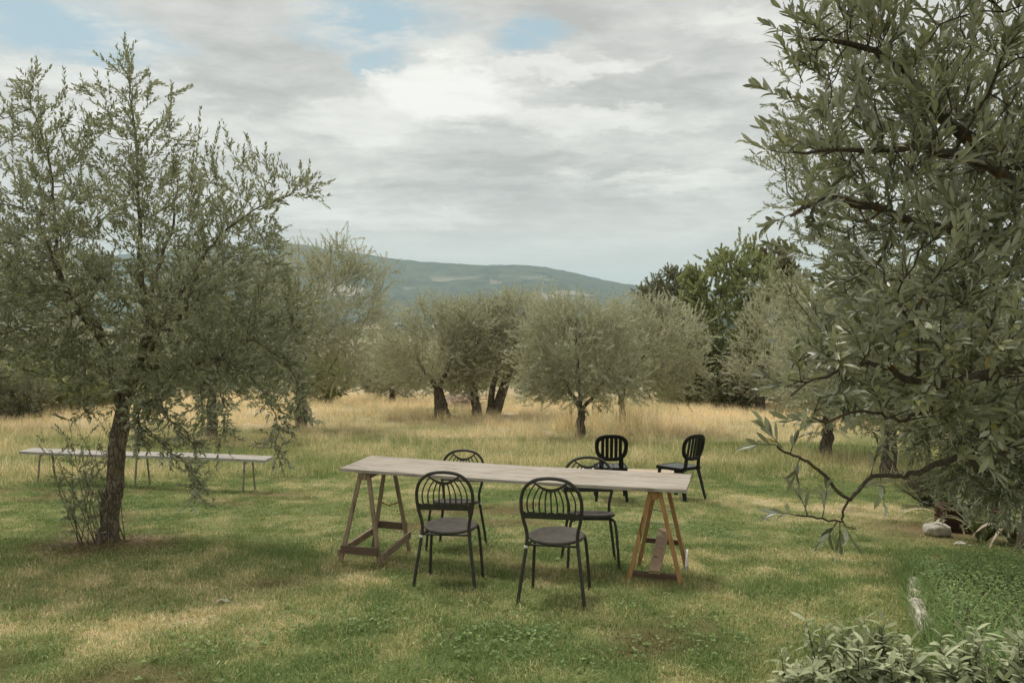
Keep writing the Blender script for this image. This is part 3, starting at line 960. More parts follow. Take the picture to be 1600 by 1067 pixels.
sk.tubes(rmin=.0035, wob=.32, sides=(14, 7, 5, 3)).build('trunk', M['bark'], tree_l, True)
c0 = lt(215, 470)
S, d, L = twigs_from(sk, lambda r, tip: 1 + (1 if rg.random() < .35 else 0) + (1 if tip else 0), (.09, .24), c0, rthin=.013, out_w=.5, up_w=.38, first=8)
extra = []
for a, b in ends:
    for i in range(a, b):
        for _ in range(2 if rg.random() < .75 else 1):
            extra.append((sk.P[i], unit(np.array([rg.normal(0, .6), rg.normal(0, .5), rg.normal(-.15, .5)])), rg.uniform(.07, .17)))
for (px, py, tx, ty, dy) in [(198, 98, 190, 50, .1), (199, 118, 172, 96, .1), (200, 130, 225, 112, .1), (205, 160, 165, 128, .1), (210, 190, 240, 150, .1), (212, 215, 150, 165, .0), (215, 240, 268, 180, .1), (50, 128, 48, 98, -.2), (60, 200, 62, 140, -.2),
                             (75, 250, 90, 190, -.2), (260, 200, 275, 130, .1), (380, 300, 378, 240, .3), (470, 300, 470, 255, .4), (475, 298, 512, 322, .4), (330, 280, 330, 205, .3), (20, 260, 18, 160, -.1), (110, 260, 135, 170, .0), (430, 310, 425, 250, .4), (300, 290, 320, 190, .2)]:
    p, q = lt(px, py, dy), lt(tx, ty, dy)
    extra.append((p, unit(q - p), float(np.linalg.norm(q - p))))
S = np.concatenate([S, [e[0] for e in extra]]); d = np.concatenate([d, [e[1] for e in extra]]); L = np.concatenate([L, [e[2] for e in extra]])
fol = foliage(S, d, L, .0225, .056, .0165, LEAF4, bend=(-.25, .25), stem_r=.0014, tilt=(30, 65))
sel = visible_sel(fol[0], 300, B0)
mask = np.ones(len(fol[0]), bool); mask[sel] = False
crown_obj('crown', fol, LEAF4, M['olive'], M['twig'], tree_l, mask)
print('left tree leaves', len(fol[0]), 'nodes', len(sk.P))
leafm = [mesh_np('leaf', LEAF12[0] * np.array([1, 1, 1 + .6 * i]), LEAF12[1], [M['olive_leaf_obj']], True) for i in range(3)]
leaf_objects(fol, sel, leafm, tree_l)
# suckers round the foot of the trunk
ss, sdir, sl = [], [], []
smb = MB()
for i in range(20):
    a = rg.uniform(0, 6.28); r = rg.uniform(.10, .24)
    p = np.array([math.cos(a) * r - .05, math.sin(a) * r * .8, .0])
    p[2] = float(gz(B0[0] + p[0], B0[1] + p[1])) - B0[2]
    h = rg.uniform(.35, 1.15)
    lean = np.array([rg.normal(-.16, .20), rg.normal(0, .14), 1.0])
    pts = [p, p + lean * h * .5 + rg.normal(0, .02, 3), p + lean * h + rg.normal(0, .04, 3)]
    sp = smooth_path(pts, 7); smb.tube(sp, np.linspace(.0048, .0016, 7), 4)
    for k in range(2, 7):
        for _ in range(2):
            ss.append(sp[k]); sdir.append(unit(lean * .6 + rg.normal(0, .7, 3))); sl.append(rg.uniform(.06, .2))
smb.build('sucker_shoots', M['twig'], tree_l, True)
sf = foliage(np.array(ss), np.array(sdir), np.array(sl), .018, .040, .012, LEAF4, stem_r=.0012)
crown_obj('sucker_leaves', sf, LEAF4, M['olive'], M['twig'], tree_l)

# --- the near olive tree whose branches hang into the picture at the right
rg = np.random.default_rng(23)
BA = np.array([2.55, 2.7, float(gz(2.55, 2.7))])


def ra(px, py, Y): return at(px, py, Y) - BA


tree_r = thing('olive_tree', 'large-leaved olive branches close to the viewer along the right edge', 'tree', BA)
sk = Skel()
sk.path([(0, 0, -.1), (.02, .02, .5), (-.03, 0, 1.0), (-.05, -.02, 1.35)], [.17, .13, .12, .11], wig=.008)
top = np.array([-.05, -.02, 1.35])
sk.limb([top, ra(1760, 330, 2.6), ra(1640, 260, 2.5), ra(1580, 250, 2.45), ra(1500, 205, 2.4), ra(1440, 150, 2.35), ra(1390, 95, 2.3), ra(1330, 70, 2.3), ra(1262, 62, 2.25)], [.07, .05, .032, .02, .013, .009, .004], wig=.004)
sk.limb([ra(1760, 330, 2.6), ra(1700, 320, 2.3), ra(1610, 300, 2.2), ra(1540, 260, 2.2), ra(1450, 232, 2.1), ra(1340, 235, 2.1), ra(1235, 240, 2.05)], [.04, .028, .018, .011, .007, .003], wig=.004)
sk.limb([top, ra(1780, 480, 2.5), ra(1680, 400, 2.4), ra(1580, 370, 2.3), ra(1480, 360, 2.25), ra(1380, 330, 2.2), ra(1290, 310, 2.15), ra(1235, 335, 2.1)], [.06, .04, .022, .014, .009, .004], wig=.004)
sk.limb([ra(1780, 480, 2.5), ra(1700, 540, 2.2), ra(1600, 570, 2.1), ra(1500, 598, 2.05), ra(1440, 600, 2.0), ra(1380, 570, 2.0), ra(1320, 575, 2.0), ra(1260, 600, 1.95)], [.04, .02, .013, .009, .006, .003], wig=.004)
sk.limb([ra(1700, 540, 2.2), ra(1650, 660, 2.1), ra(1598, 690, 2.05), ra(1560, 712, 2.0), ra(1535, 735, 2.0), ra(1500, 712, 1.98), ra(1440, 735, 1.95), ra(1405, 742, 1.95)], [.024, .016, .011, .010, .008, .005], wig=.003)
sk.limb([ra(1405, 742, 1.95), ra(1360, 745, 1.93), ra(1325, 778, 1.9), ra(1290, 745, 1.9), ra(1255, 718, 1.88), ra(1225, 705, 1.88), ra(1212, 695, 1.88)], [.0055, .004, .0025], wig=.002)
sk.limb([ra(1325, 778, 1.9), ra(1318, 795, 1.9), ra(1312, 815, 1.9), ra(1275, 808, 1.9), ra(1245, 805, 1.9)], [.0032, .0025, .002], wig=.002)
sk.limb([ra(1500, 598, 2.05), ra(1450, 640, 2.0), ra(1400, 655, 1.95), ra(1350, 640, 1.95), ra(1290, 660, 1.9)], [.006, .004, .003], wig=.003)
sk.limb([ra(1440, 600, 2.0), ra(1430, 520, 1.95), ra(1400, 470, 1.95), ra(1380, 440, 1.95)], [.006, .004, .003], wig=.003)
sk.limb([top, ra(1800, 150, 2.6), ra(1700, 50, 2.5), ra(1600, -20, 2.4), ra(1500, -40, 2.4), ra(1380, -30, 2.3)], [.06, .04, .02, .01, .004], wig=.004)
A = []
for (px, py, rx, rz, Yc, dep, n) in [(1440, 130, 175, 110, 2.3, .45, 170), (1500, 290, 220, 110, 2.2, .4, 210), (1480, 430, 190, 100, 2.15, .35, 180), (1460, 560, 190, 95, 2.05, .35, 180), (1570, 620, 120, 80, 2.0, .3, 90),
                                     (1330, 60, 80, 70, 2.25, .2, 40), (1270, 240, 60, 26, 2.1, .12, 16), (1262, 330, 50, 34, 2.1, .12, 20), (1250, 600, 50, 60, 1.95, .12, 24), (1650, 90, 90, 110, 2.2, .4, 60), (1700, 350, 120, 250, 2.4, .5, 110), (1420, -80, 200, 70, 2.4, .4, 60)]:
    A.append(ell(ra(px, py, Yc), (rx * Yc / FPX, dep, rz * Yc / FPX), n, .2))
first = len(sk.P)
sk.grow(np.concatenate(A), .055, 1.0, .07, 60, up=.02, jit=.25)
sk.solve(tip=.0018, e=2.5)
sk.tubes(rmin=.001, wob=.2, sides=(12, 8, 6, 4)).build('trunk', M['bark_near'], tree_r, True)
S, d, L = twigs_from(sk, lambda r, tip: (1 if rg.random() < .72 else 0) + (1 if tip else 0), (.06, .18), ra(1640, 420, 2.4), rthin=.005, out_w=.45, up_w=.4, first=first)
extra = []
for px, py, Y, vx, vz, l in [(1212, 695, 1.88, -1, .1, .06), (1222, 700, 1.88, -.5, .6, .07), (1235, 708, 1.88, .1, 1, .07), (1250, 716, 1.88, -.4, -.7, .05), (1245, 805, 1.9, -1, .3, .05), (1262, 806, 1.9, -.2, 1, .07), (1285, 808, 1.9, .3, 1, .07), (1312, 815, 1.9, -.1, -1, .05), (1308, 815, 1.9, -.6, -.8, .06), (1316, 812, 1.9, .4, -.8, .05),
                             (1360, 745, 1.93, .2, .6, .07), (1340, 765, 1.92, .6, .4, .05), (1405, 742, 1.95, -.3, .8, .08), (1375, 744, 1.93, 0, -.5, .05), (1262, 62, 2.25, -1, .4, .12), (1235, 240, 2.05, -1, .1, .10), (1245, 240, 2.05, -.8, .7, .1), (1235, 335, 2.1, -.7, -.4, .09), (1255, 130, 2.2, -.5, .9, .16), (1260, 170, 2.2, -.9, .3, .15), (1270, 400, 2.2, -.8, .2, .14)]:
    extra.append((ra(px, py, Y), unit(np.array([vx, rg.normal(0, .2), vz])), l))
S = np.concatenate([S, [e[0] for e in extra]]); d = np.concatenate([d, [e[1] for e in extra]]); L = np.concatenate([L, [e[2] for e in extra]])
fol = foliage(S, d, L, .0145, .049, .0120, LEAF12, bend=(-.2, .2), stem_r=.0013, tilt=(22, 60))
sel = visible_sel(fol[0], 300, BA, .35)
mask = np.ones(len(fol[0]), bool); mask[sel] = False
crown_obj('crown', fol, LEAF12, M['olive_near'], M['twig'], tree_r, mask)
print('near tree leaves', len(fol[0]), 'nodes', len(sk.P))
leaf_objects(fol, sel, leafm, tree_r)

# --- the olive tree behind it (small leaves fill the right edge)
gB = G(1618, 866)


def px_crown(base, Yc, lst):
    out = []
    for (px, py, rx, rz, dy, dep) in lst:
        c = at(px, py, Yc + dy) - base
        k = (Yc + dy) / FPX
        out.append((c[0], c[1], c[2], rx * k, dep, rz * k))
    return out


rg = np.random.default_rng(31)
YB = float(gB[1])
root = thing('olive_tree', 'full olive tree rising behind the near branches, its dark trunk at the right edge', 'tree', gB)
sk = Skel()
sk.path([(0, 0, -.1), (.05, 0, .5), (-.02, .05, 1.0)], [.17, .13, .11], wig=.01)
for q in ([(-.02, .05, 1.0), (-.5, -.2, 1.6), (-1.0, -.1, 2.3), (-1.2, 0, 3.2)], [(-.02, .05, 1.0), (.5, .2, 1.7), (.7, .1, 2.6), (.5, 0, 3.6)], [(-.02, .05, 1.0), (-.1, .5, 1.9), (-.3, .7, 2.9), (-.4, .6, 4.0)], [(-.02, .05, 1.0), (-.8, .4, 1.3), (-1.5, .4, 1.7)]):
    sk.limb(q, [.08, .05, .03, .012], wig=.01)
for q in ([(1660, 770, 0), (1600, 690, -.3), (1545, 690, -.4), (1500, 720, -.45), (1480, 760, -.45)], [(1660, 770, 0), (1620, 720, -.4), (1580, 730, -.5), (1550, 775, -.5)], [(1660, 770, 0), (1610, 650, -.3), (1540, 630, -.4), (1470, 650, -.4), (1440, 690, -.4)]):
    sk.limb([at(px_, py_, YB + dy_) - gB for px_, py_, dy_ in q], [.03, .02, .012, .005], wig=.01)
cr = px_crown(gB, YB, [(1420, 250, 215, 190, 0, 1.3), (1590, 210, 170, 140, .2, 1.3), (1400, 450, 190, 130, -.1, 1.1), (1560, 450, 160, 160, 0, 1.1), (1350, 560, 100, 90, -.1, .7), (1545, 700, 95, 90, -.4, .6), (1545, 710, 85, 80, -.45, .4), (1480, 670, 65, 55, -.4, .4), (1550, 690, 80, 70, -.5, .3), (1380, 20, 90, 60, 0, .8), (1330, 120, 110, 100, 0, .8), (1580, 760, 60, 45, -.4, .3)])
vol = np.array([e[3] * e[4] * e[5] for e in cr]); vol /= vol.sum()
sk.grow(np.concatenate([ell(e[:3], e[3:], max(10, int(1500 * v)), .3) for e, v in zip(cr, vol)]), .12, 2.6, .14, 70, up=.08)
sk.solve(tip=.0035)
sk.tubes(rmin=.004, sides=(12, 7, 5, 3)).build('trunk', M['bark'], root, True)
S, d, L = twigs_from(sk, lambda r, tip: (1 if rg.random() < .8 else 0) + (1 if tip else 0), (.16, .42), (-.6, 0, 2.2), rthin=.012, out_w=.5, up_w=.3, first=8)
pw = S + gB; u_ = pw[:, 0] / pw[:, 1] * FPX + 800; v_ = -(pw[:, 2] / pw[:, 1]) * FPX + 480
lowi = np.where((u_ > 1440) & (u_ < 1640) & (v_ > 610) & (v_ < 830))[0]
print('low twigs', len(lowi))
lowi = np.repeat(lowi, max(1, int(900 / max(1, len(lowi)))))
S = np.concatenate([S, S[lowi] + rg.normal(0, .09, (len(lowi), 3))]); d = np.concatenate([d, unit(d[lowi] + rg.normal(0, .5, (len(lowi), 3)))]); L = np.concatenate([L, rg.uniform(.1, .26, len(lowi))])
fol = foliage(S, d, L, .022, .060, .0155, LEAF4, bend=(-.28, .15), stem_r=.0016)
print('tree B leaves', len(fol[0]))
crown_obj('crown', fol, LEAF4, M['olive'], M['twig'], root)


# --- the grove in the meadow
def grove(label, bx, by, crown_px, seed, tr=.13, twigs=1500, trunk=None, name='olive_tree', mat='olive_far', bark='bark_far', nattr=480, leafL=.095, leafW=.030, d_over=None):
    b = G(bx, by) if d_over is None else np.array([at(bx, by, d_over)[0], d_over, float(gz(at(bx, by, d_over)[0], d_over))])
    Yc = float(b[1]); k = Yc / FPX
    cr = px_crown(b, Yc, crown_px)
    tr_ = None
    if trunk:
        tr_ = [([at(px, py, Yc + dy) - b for (px, py, dy) in path], r0, r1) for path, r0, r1 in trunk]
    h = max(c[2] + c[5] for c in cr)
    print(label[:34], 'Y=%.1f h=%.1f' % (Yc, h))
    return olive_tree(label, b, h, cr, seed, tr_, tr, twigs, leafL, leafW, None, name, mat, bark, nattr)


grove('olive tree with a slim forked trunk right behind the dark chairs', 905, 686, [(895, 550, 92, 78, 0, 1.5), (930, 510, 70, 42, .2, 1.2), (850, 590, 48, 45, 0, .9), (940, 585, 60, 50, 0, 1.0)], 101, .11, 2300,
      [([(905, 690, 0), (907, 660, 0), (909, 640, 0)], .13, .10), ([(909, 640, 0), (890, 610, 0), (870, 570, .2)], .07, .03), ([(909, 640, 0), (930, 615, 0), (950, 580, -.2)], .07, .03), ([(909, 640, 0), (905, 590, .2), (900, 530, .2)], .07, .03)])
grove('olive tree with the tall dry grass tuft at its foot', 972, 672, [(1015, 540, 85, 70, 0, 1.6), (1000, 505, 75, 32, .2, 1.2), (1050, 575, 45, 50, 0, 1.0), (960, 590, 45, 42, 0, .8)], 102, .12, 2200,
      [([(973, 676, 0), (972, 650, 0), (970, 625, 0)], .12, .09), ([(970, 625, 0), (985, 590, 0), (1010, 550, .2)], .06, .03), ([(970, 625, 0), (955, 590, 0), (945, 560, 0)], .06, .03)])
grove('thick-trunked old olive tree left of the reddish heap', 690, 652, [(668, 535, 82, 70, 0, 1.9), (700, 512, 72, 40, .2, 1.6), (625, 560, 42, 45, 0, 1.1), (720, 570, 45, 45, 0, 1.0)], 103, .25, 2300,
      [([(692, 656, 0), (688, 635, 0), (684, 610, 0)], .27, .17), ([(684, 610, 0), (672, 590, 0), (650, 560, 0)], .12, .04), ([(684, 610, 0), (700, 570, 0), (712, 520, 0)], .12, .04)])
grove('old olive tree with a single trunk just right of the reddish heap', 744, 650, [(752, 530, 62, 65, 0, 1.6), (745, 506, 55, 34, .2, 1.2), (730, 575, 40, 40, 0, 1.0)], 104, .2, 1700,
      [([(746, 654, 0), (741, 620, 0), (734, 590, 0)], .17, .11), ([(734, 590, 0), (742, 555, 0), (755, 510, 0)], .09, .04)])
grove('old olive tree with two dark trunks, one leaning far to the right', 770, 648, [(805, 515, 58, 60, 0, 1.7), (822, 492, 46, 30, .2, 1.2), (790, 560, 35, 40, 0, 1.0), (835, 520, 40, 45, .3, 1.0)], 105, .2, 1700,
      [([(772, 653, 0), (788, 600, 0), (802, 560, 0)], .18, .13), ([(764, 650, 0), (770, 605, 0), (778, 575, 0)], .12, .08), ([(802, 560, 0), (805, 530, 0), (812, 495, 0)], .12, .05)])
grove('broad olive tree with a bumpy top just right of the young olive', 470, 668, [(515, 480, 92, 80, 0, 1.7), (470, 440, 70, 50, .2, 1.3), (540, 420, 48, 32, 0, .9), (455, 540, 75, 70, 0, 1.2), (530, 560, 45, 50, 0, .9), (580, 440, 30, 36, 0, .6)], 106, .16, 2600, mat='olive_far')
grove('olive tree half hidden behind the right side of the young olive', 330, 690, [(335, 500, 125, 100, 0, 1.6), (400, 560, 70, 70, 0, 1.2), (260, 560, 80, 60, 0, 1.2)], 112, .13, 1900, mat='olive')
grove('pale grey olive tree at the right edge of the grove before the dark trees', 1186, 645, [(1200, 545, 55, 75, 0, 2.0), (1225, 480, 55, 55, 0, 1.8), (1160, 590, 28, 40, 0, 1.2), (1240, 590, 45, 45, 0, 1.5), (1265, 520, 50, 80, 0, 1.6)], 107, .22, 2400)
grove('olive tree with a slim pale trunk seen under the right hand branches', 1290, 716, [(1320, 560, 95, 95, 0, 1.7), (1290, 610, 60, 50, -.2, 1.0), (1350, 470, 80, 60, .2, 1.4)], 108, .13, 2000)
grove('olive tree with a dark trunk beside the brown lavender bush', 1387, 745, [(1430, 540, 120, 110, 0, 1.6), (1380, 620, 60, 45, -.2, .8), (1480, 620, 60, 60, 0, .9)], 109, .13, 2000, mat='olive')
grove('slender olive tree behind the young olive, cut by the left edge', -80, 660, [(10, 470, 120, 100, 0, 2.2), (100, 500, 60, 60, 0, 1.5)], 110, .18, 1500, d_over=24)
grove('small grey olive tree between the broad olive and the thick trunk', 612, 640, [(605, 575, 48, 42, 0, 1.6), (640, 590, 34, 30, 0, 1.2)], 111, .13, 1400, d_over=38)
# dark broad-leaved trees and turning foliage
grove('tall dark broadleaf tree rising above the olives right of centre', 1130, 640, [(1140, 520, 50, 75, 0, 2.6), (1120, 440, 42, 36, 0, 1.8), (1165, 410, 34, 34, 0, 1.7), (1100, 560, 36, 50, 0, 1.8), (1165, 590, 40, 36, 0, 1.6), (1190, 450, 30, 40, 0, 1.6), (1085, 465, 26, 30, 0, 1.2), (1130, 590, 60, 40, 0, 2.0), (1065, 590, 36, 40, 0, 1.6)], 121, .3, 3000, name='broadleaf_tree', mat='broad', leafL=.17, leafW=.10, d_over=41, nattr=520)
grove('broadleaf tree with browning leaves beside the tall dark one', 1215, 640, [(1212, 415, 26, 34, 0, 1.5), (1225, 460, 30, 40, 0, 1.5)], 122, .2, 900, name='broadleaf_tree', mat='broad_brown', leafL=.17, leafW=.09, d_over=44, nattr=160)
grove('round green broadleaf tree behind the olive with the dry grass tuft', 1050, 630, [(1050, 460, 44, 30, 0, 2.4), (1040, 500, 50, 40, 0, 2.4), (1075, 445, 24, 20, 0, 1.2)], 123, .25, 1900, name='broadleaf_tree', mat='shrub_grey', leafL=.17, leafW=.09, d_over=52, nattr=260)


# shrubs and small trees that close the view under the grove
def shrub(label, px, Yc, wpx, top, bot, seed, mat='shrub_grey', twigs=900, leafL=.095, leafW=.034, name='shrub'):
    global rg
    rg = np.random.default_rng(seed)
    k = Yc / FPX; X_ = (px - 800) * k
    b = np.array([X_, Yc, float(gz(X_, Yc))])
    hz_ = -(top - 480) * k - b[2]
    root = thing(name, label, 'shrub', b)
    sk = Skel(); sk.path([(0, 0, -.1), (.02, 0, .12), (0, .02, .25)], [.06, .05, .045])
    w = wpx * k / 2
    A = np.concatenate([ell((rg.uniform(-.5, .5) * w, rg.uniform(-.4, .4) * w, hz_ * rg.uniform(.35, .6)), (w * .6, w * .55, hz_ * .42), 60, .6) for _ in range(5)])
    A = A[A[:, 2] > .08]
    sk.grow(A, .16, 4, .25, 60, up=.1); sk.solve(tip=.0035)
    sk.tubes(rmin=.009).build('stem', M['bark_far'], root, True)
    n = max(1, len(sk.P))
    S, d, L = twigs_from(sk, lambda r, tip: int(twigs / n + rg.random()), (.2, .5), (0, 0, hz_ * .4), rthin=.03, out_w=.7, up_w=.5)
    S = S + rg.normal(0, .12, S.shape)
    crown_obj('crown', foliage(S, d, L, .035, leafL, leafW, LEAF2, stem_r=.003, stem=.25), LEAF2, M[mat], M['twig_far'], root)
    return root


for i, (lab, px, Yc, w, top, mat) in enumerate([
        ('round dark grey-green shrub at the left edge behind the dry grass', 30, 27, 130, 585, 'shrub_grey'),
        ('yellow-green shrub right of the round grey one at far left', 118, 30, 105, 600, 'shrub_green'),
        ('dark hedge bush behind the round shrub at the left edge', 60, 40, 170, 535, 'broad'),
        ('dark bush behind the young olive trunk', 200, 40, 180, 545, 'broad'),
        ('grey bush behind the hanging twigs of the young olive', 330, 42, 180, 540, 'shrub_grey'),
        ('light green shrub below the broad olive', 500, 36, 110, 560, 'shrub_green'),
        ('dark bush under the grove left of the thick trunk', 575, 46, 120, 545, 'shrub_grey'),
        ('dark bush closing the gap behind the reddish heap', 720, 46, 150, 535, 'broad'),
        ('grey bush behind the leaning double trunk', 830, 46, 130, 530, 'shrub_grey'),
        ('low dark bush behind the slim forked olive', 930, 48, 150, 530, 'broad'),
        ('low green bush at the foot of the dark broadleaf tree', 1075, 40, 80, 605, 'broad'),
        ('grey bush at the far side of the meadow below the pale olive', 1140, 36, 70, 590, 'shrub_grey'),
        ('dark bush behind the olive with the slim pale trunk', 1290, 40, 150, 540, 'broad'),
        ('dark bush behind the brown lavender at right', 1420, 30, 190, 540, 'shrub_grey'),
        ('dark bush at the far right edge behind the full olive', 1570, 26, 220, 520, 'shrub_grey')]):
    shrub(lab, px, Yc, w, top, 640, 200 + i, mat, 1100 if px in (30, 118, 500) else 620, leafL=.10 if px in (30, 118, 500) else .14, leafW=.036 if px in (30, 118, 500) else .055)

# far woods in the valley: one mass, real clumps
rg = np.random.default_rng(77)
tv = np.array([(0, 0, 1), (.9, 0, .45), (.28, .86, .5), (-.73, .53, .42), (-.73, -.53, .5), (.28, -.86, .42), (.6, .43, -.3), (-.23, .7, -.3), (-.74, 0, -.3), (-.23, -.7, -.3), (.6, -.43, -.3)])
tf = np.array([(0, 1, 2), (0, 2, 3), (0, 3, 4), (0, 4, 5), (0, 5, 1), (1, 6, 2), (2, 6, 7), (2, 7, 3), (3, 7, 8), (3, 8, 4), (4, 8, 9), (4, 9, 5), (5, 9, 10), (5, 10, 1), (1, 10, 6)])
n = 2600
wx, wy = rg.uniform(-2600, 2600, n), rg.uniform(700, 2500, n)
ok = (fbm(wx / 380, wy / 420, 3, 15) > .5) & ~((np.abs((wx / wy * FPX + 800) - 568) < 34) & (wy < 2150))
wx, wy = wx[ok], wy[ok]
sz = rg.uniform(6, 12, len(wx))
V = np.stack([wx, wy, gz(wx, wy) + sz * .5], -1)[:, None] + tv[None] * sz[:, None, None] * rg.uniform(.7, 1.3, (len(wx), 11, 1))
Fw = (tf[None] + (np.arange(len(wx)) * 11)[:, None, None]).reshape(-1, 3)
m_, nt_, out_ = new_mat('far_wood')
pn = nd(nt_, 'ShaderNodeTexNoise', {'Vector': nd(nt_, 'ShaderNodeNewGeometry').outputs['Position'], 'Scale': .25, 'Detail': 5.0}).outputs['Fac']
finish(nt_, out_, ramp(nt_, pn, [(.3, (.02, .028, .014)), (.7, (.07, .08, .038))]), .95, .05, bump=pn, bstr=1.0, bdist=2.0)
tag(obj('far_wood', mesh_np('far_wood', V.reshape(-1, 3), [Fw], [m_], True)), 'dark woods far down in the valley before the hills', 'wood', kind='stuff')

# farmhouse on the hillside
fh = at(771, 443, 3400.)
ix_ = np.argmin((hx - fh[0]) ** 2 + (hy - fh[1]) ** 2)
fz = float(hz.ravel()[ix_])
ry = (3600.)
for cand in np.linspace(2800, 4200, 60):
    p = at(771, 445, cand); j = np.argmin((hx - p[0]) ** 2 + (hy - p[1]) ** 2)
    if hz.ravel()[j] >= p[2]:
        fh = p; fz = float(hz.ravel()[j]); break
farm = thing('farmhouse', 'tiny pale farmhouse on the far wooded hillside', 'house', (fh[0], fh[1], fz - 2))
MB().box((0, 0, 7), (30, 14, 14)).build('wall', M['farm_wall'], farm)
MB().box((-12, 1, 13), (8, 8, 24)).build('tower', M['farm_wall'], farm)
MB().box((26, 2, 4.5), (22, 12, 9)).build('wing', M['farm_wall'], farm)
for nm, x0, x1, y0, y1, z0, zr in (('roof', -16, 16, -8, 8, 14.02, 18.5), ('wing_roof', 14.5, 38, -5, 9, 9.02, 12)):
    ym = (y0 + y1) / 2
    MB().add([(x0, y0, z0), (x1, y0, z0), (x1, y1, z0), (x0, y1, z0), (x0, ym, zr), (x1, ym, zr)], [(0, 1, 5, 4), (2, 3, 4, 5), (0, 3, 2, 1)], [(0, 4, 3), (1, 2, 5)]).build(nm, M['farm_roof'], farm)

# ------------------------------------------------------------------ grass (instanced tufts)
TUFTS = {}


def tuft_mesh(name, n, rad, h, w, lean, mat, seed, curl=.3, clover=0.0):
    r = np.random.default_rng(seed)
    a = r.uniform(0, 6.28, n); q = rad * np.sqrt(r.random(n))
    base = np.stack([np.cos(a) * q, np.sin(a) * q, np.full(n, -.006)], -1)
    az = r.uniform(0, 6.28, n); ph = np.clip(np.abs(r.normal(0, lean, n)), 0, 1.3)
    H = r.uniform(h[0], h[1], n) * (1 + .35 * ph); Wd_ = r.uniform(w[0], w[1], n)
    wide = r.random(n) < clover; H[wide] *= .5; Wd_[wide] *= 2.6
    dirh = np.stack([np.cos(az), np.sin(az), np.zeros(n)], -1); side = np.stack([-np.sin(az), np.cos(az), np.zeros(n)], -1)
    up = np.array([0, 0, 1.])
    p2 = np.minimum(ph * (1 + curl) + .1, 1.5)
    mid = base + up * (H * .55 * np.cos(ph))[:, None] + dirh * (H * .55 * np.sin(ph))[:, None]
    tip = mid + up * (H * .5 * np.cos(p2))[:, None] + dirh * (H * .5 * np.sin(p2))[:, None] + side * (r.normal(0, .14, n) * H)[:, None]
    V = np.stack([base - side * Wd_[:, None] / 2, base + side * Wd_[:, None] / 2, mid + side * Wd_[:, None] * .4, mid - side * Wd_[:, None] * .4, tip], 1).reshape(-1, 3)
    o = (np.arange(n) * 5)[:, None]
    return mesh_np(name, V, [o + np.array([[0, 1, 2, 3]]), o + np.array([[3, 2, 4]])], [mat], False, None,
                   {'rnd': np.repeat(r.random(n), 5), 'rnd2': np.repeat(r.random(n), 5)})


def scatter(name, pts, rz, tilt, scl, idx, src_meshes, attrs, label, cat):
    col = bpy.data.collections.new(name + '_sources')
    for i, me in enumerate(src_meshes):
        so = bpy.data.objects.new('%s_tuft_%02d' % (name, i), me); col.objects.link(so)
    pm = mesh_np(name, pts, [], [src_meshes[0].materials[0]], attrs=dict(attrs, scl=scl, rz=rz, tx=tilt[0], ty=tilt[1], pick=idx))
    o = obj(name, pm)
    ng = bpy.data.node_groups.new(name + '_scatter', 'GeometryNodeTree')
    ng.interface.new_socket('Geometry', in_out='INPUT', socket_type='NodeSocketGeometry')
    ng.interface.new_socket('Geometry', in_out='OUTPUT', socket_type='NodeSocketGeometry')
    gi = ng.nodes.new('NodeGroupInput'); go = ng.nodes.new('NodeGroupOutput')
    ci = ng.nodes.new('GeometryNodeCollectionInfo'); ci.inputs['Collection'].default_value = col
    ci.inputs['Separate Children'].default_value = True; ci.inputs['Reset Children'].default_value = True

    def na(nm, t='FLOAT'):
        n = ng.nodes.new('GeometryNodeInputNamedAttribute'); n.data_type = t; n.inputs[0].default_value = nm
        return n.outputs[0]
    cx = ng.nodes.new('ShaderNodeCombineXYZ')
    for k_, nm in enumerate(('tx', 'ty', 'rz')): ng.links.new(na(nm), cx.inputs[k_])
    ip = ng.nodes.new('GeometryNodeInstanceOnPoints')
    ng.links.new(gi.outputs[0], ip.inputs['Points']); ng.links.new(ci.outputs[0], ip.inputs['Instance'])
    ip.inputs['Pick Instance'].default_value = True
    ng.links.new(na('pick'), ip.inputs['Instance Index'])
    ng.links.new(cx.outputs[0], ip.inputs['Rotation']); ng.links.new(na('scl'), ip.inputs['Scale'])
    ng.links.new(ip.outputs[0], go.inputs[0])
    md = o.modifiers.new('scatter', 'NODES'); md.node_group = ng
    tag(o, label, cat, kind='stuff')
    return o


rg = np.random.default_rng(91)


def frustum_pts(n, y0, y1, margin=.6, power=1.0):
    """even density on the ground inside the view wedge (a little wider than the picture)"""
    y = y0 + (y1 - y0) * rg.random(n * 3)
    w = .69 * y + margin
    y = y[rg.random(len(y)) < w / w.max()][:n]
    x = (rg.random(len(y)) * 2 - 1) * (.69 * y + margin)
    return x, y


# lawn
BEDX = lambda y: 2.42 + .0 * y
x1, y1 = frustum_pts(15000, 2.6, 7.5, 1.0); x2, y2 = frustum_pts(13000, 7.0, 14.5)
x, y = np.concatenate([x1, x2]), np.concatenate([y1, y2])
e = meadow_edge(x)
keep = (y < e + 1.0) & (rg.random(len(x)) > soilness(x, y) * .85)
bare = fbm(x * 3.1, y * 3.1, 3, 33)
keep &= rg.random(len(x)) < .55 + .9 * sstep(.28, .55, bare)
x, y = x[keep], y[keep]
dr = np.clip(dryness(x, y) + rg.normal(0, .13, len(x)), 0, 1)
srcs = [tuft_mesh('lawn_tuft', 66, .10, (.016, .042), (.0022, .0042), .95, M['blade'], 300 + i, .4, .05) for i in range(5)] + \
       [tuft_mesh('lawn_tuft', 52, .09, (.03, .070), (.0025, .0045), .75, M['blade'], 320 + i, .4, .3) for i in range(3)]
lush = sstep(.45, .1, dr)
pick = np.where(rg.random(len(x)) < .06 + .30 * lush, rg.integers(5, 8, len(x)), rg.integers(0, 5, len(x)))
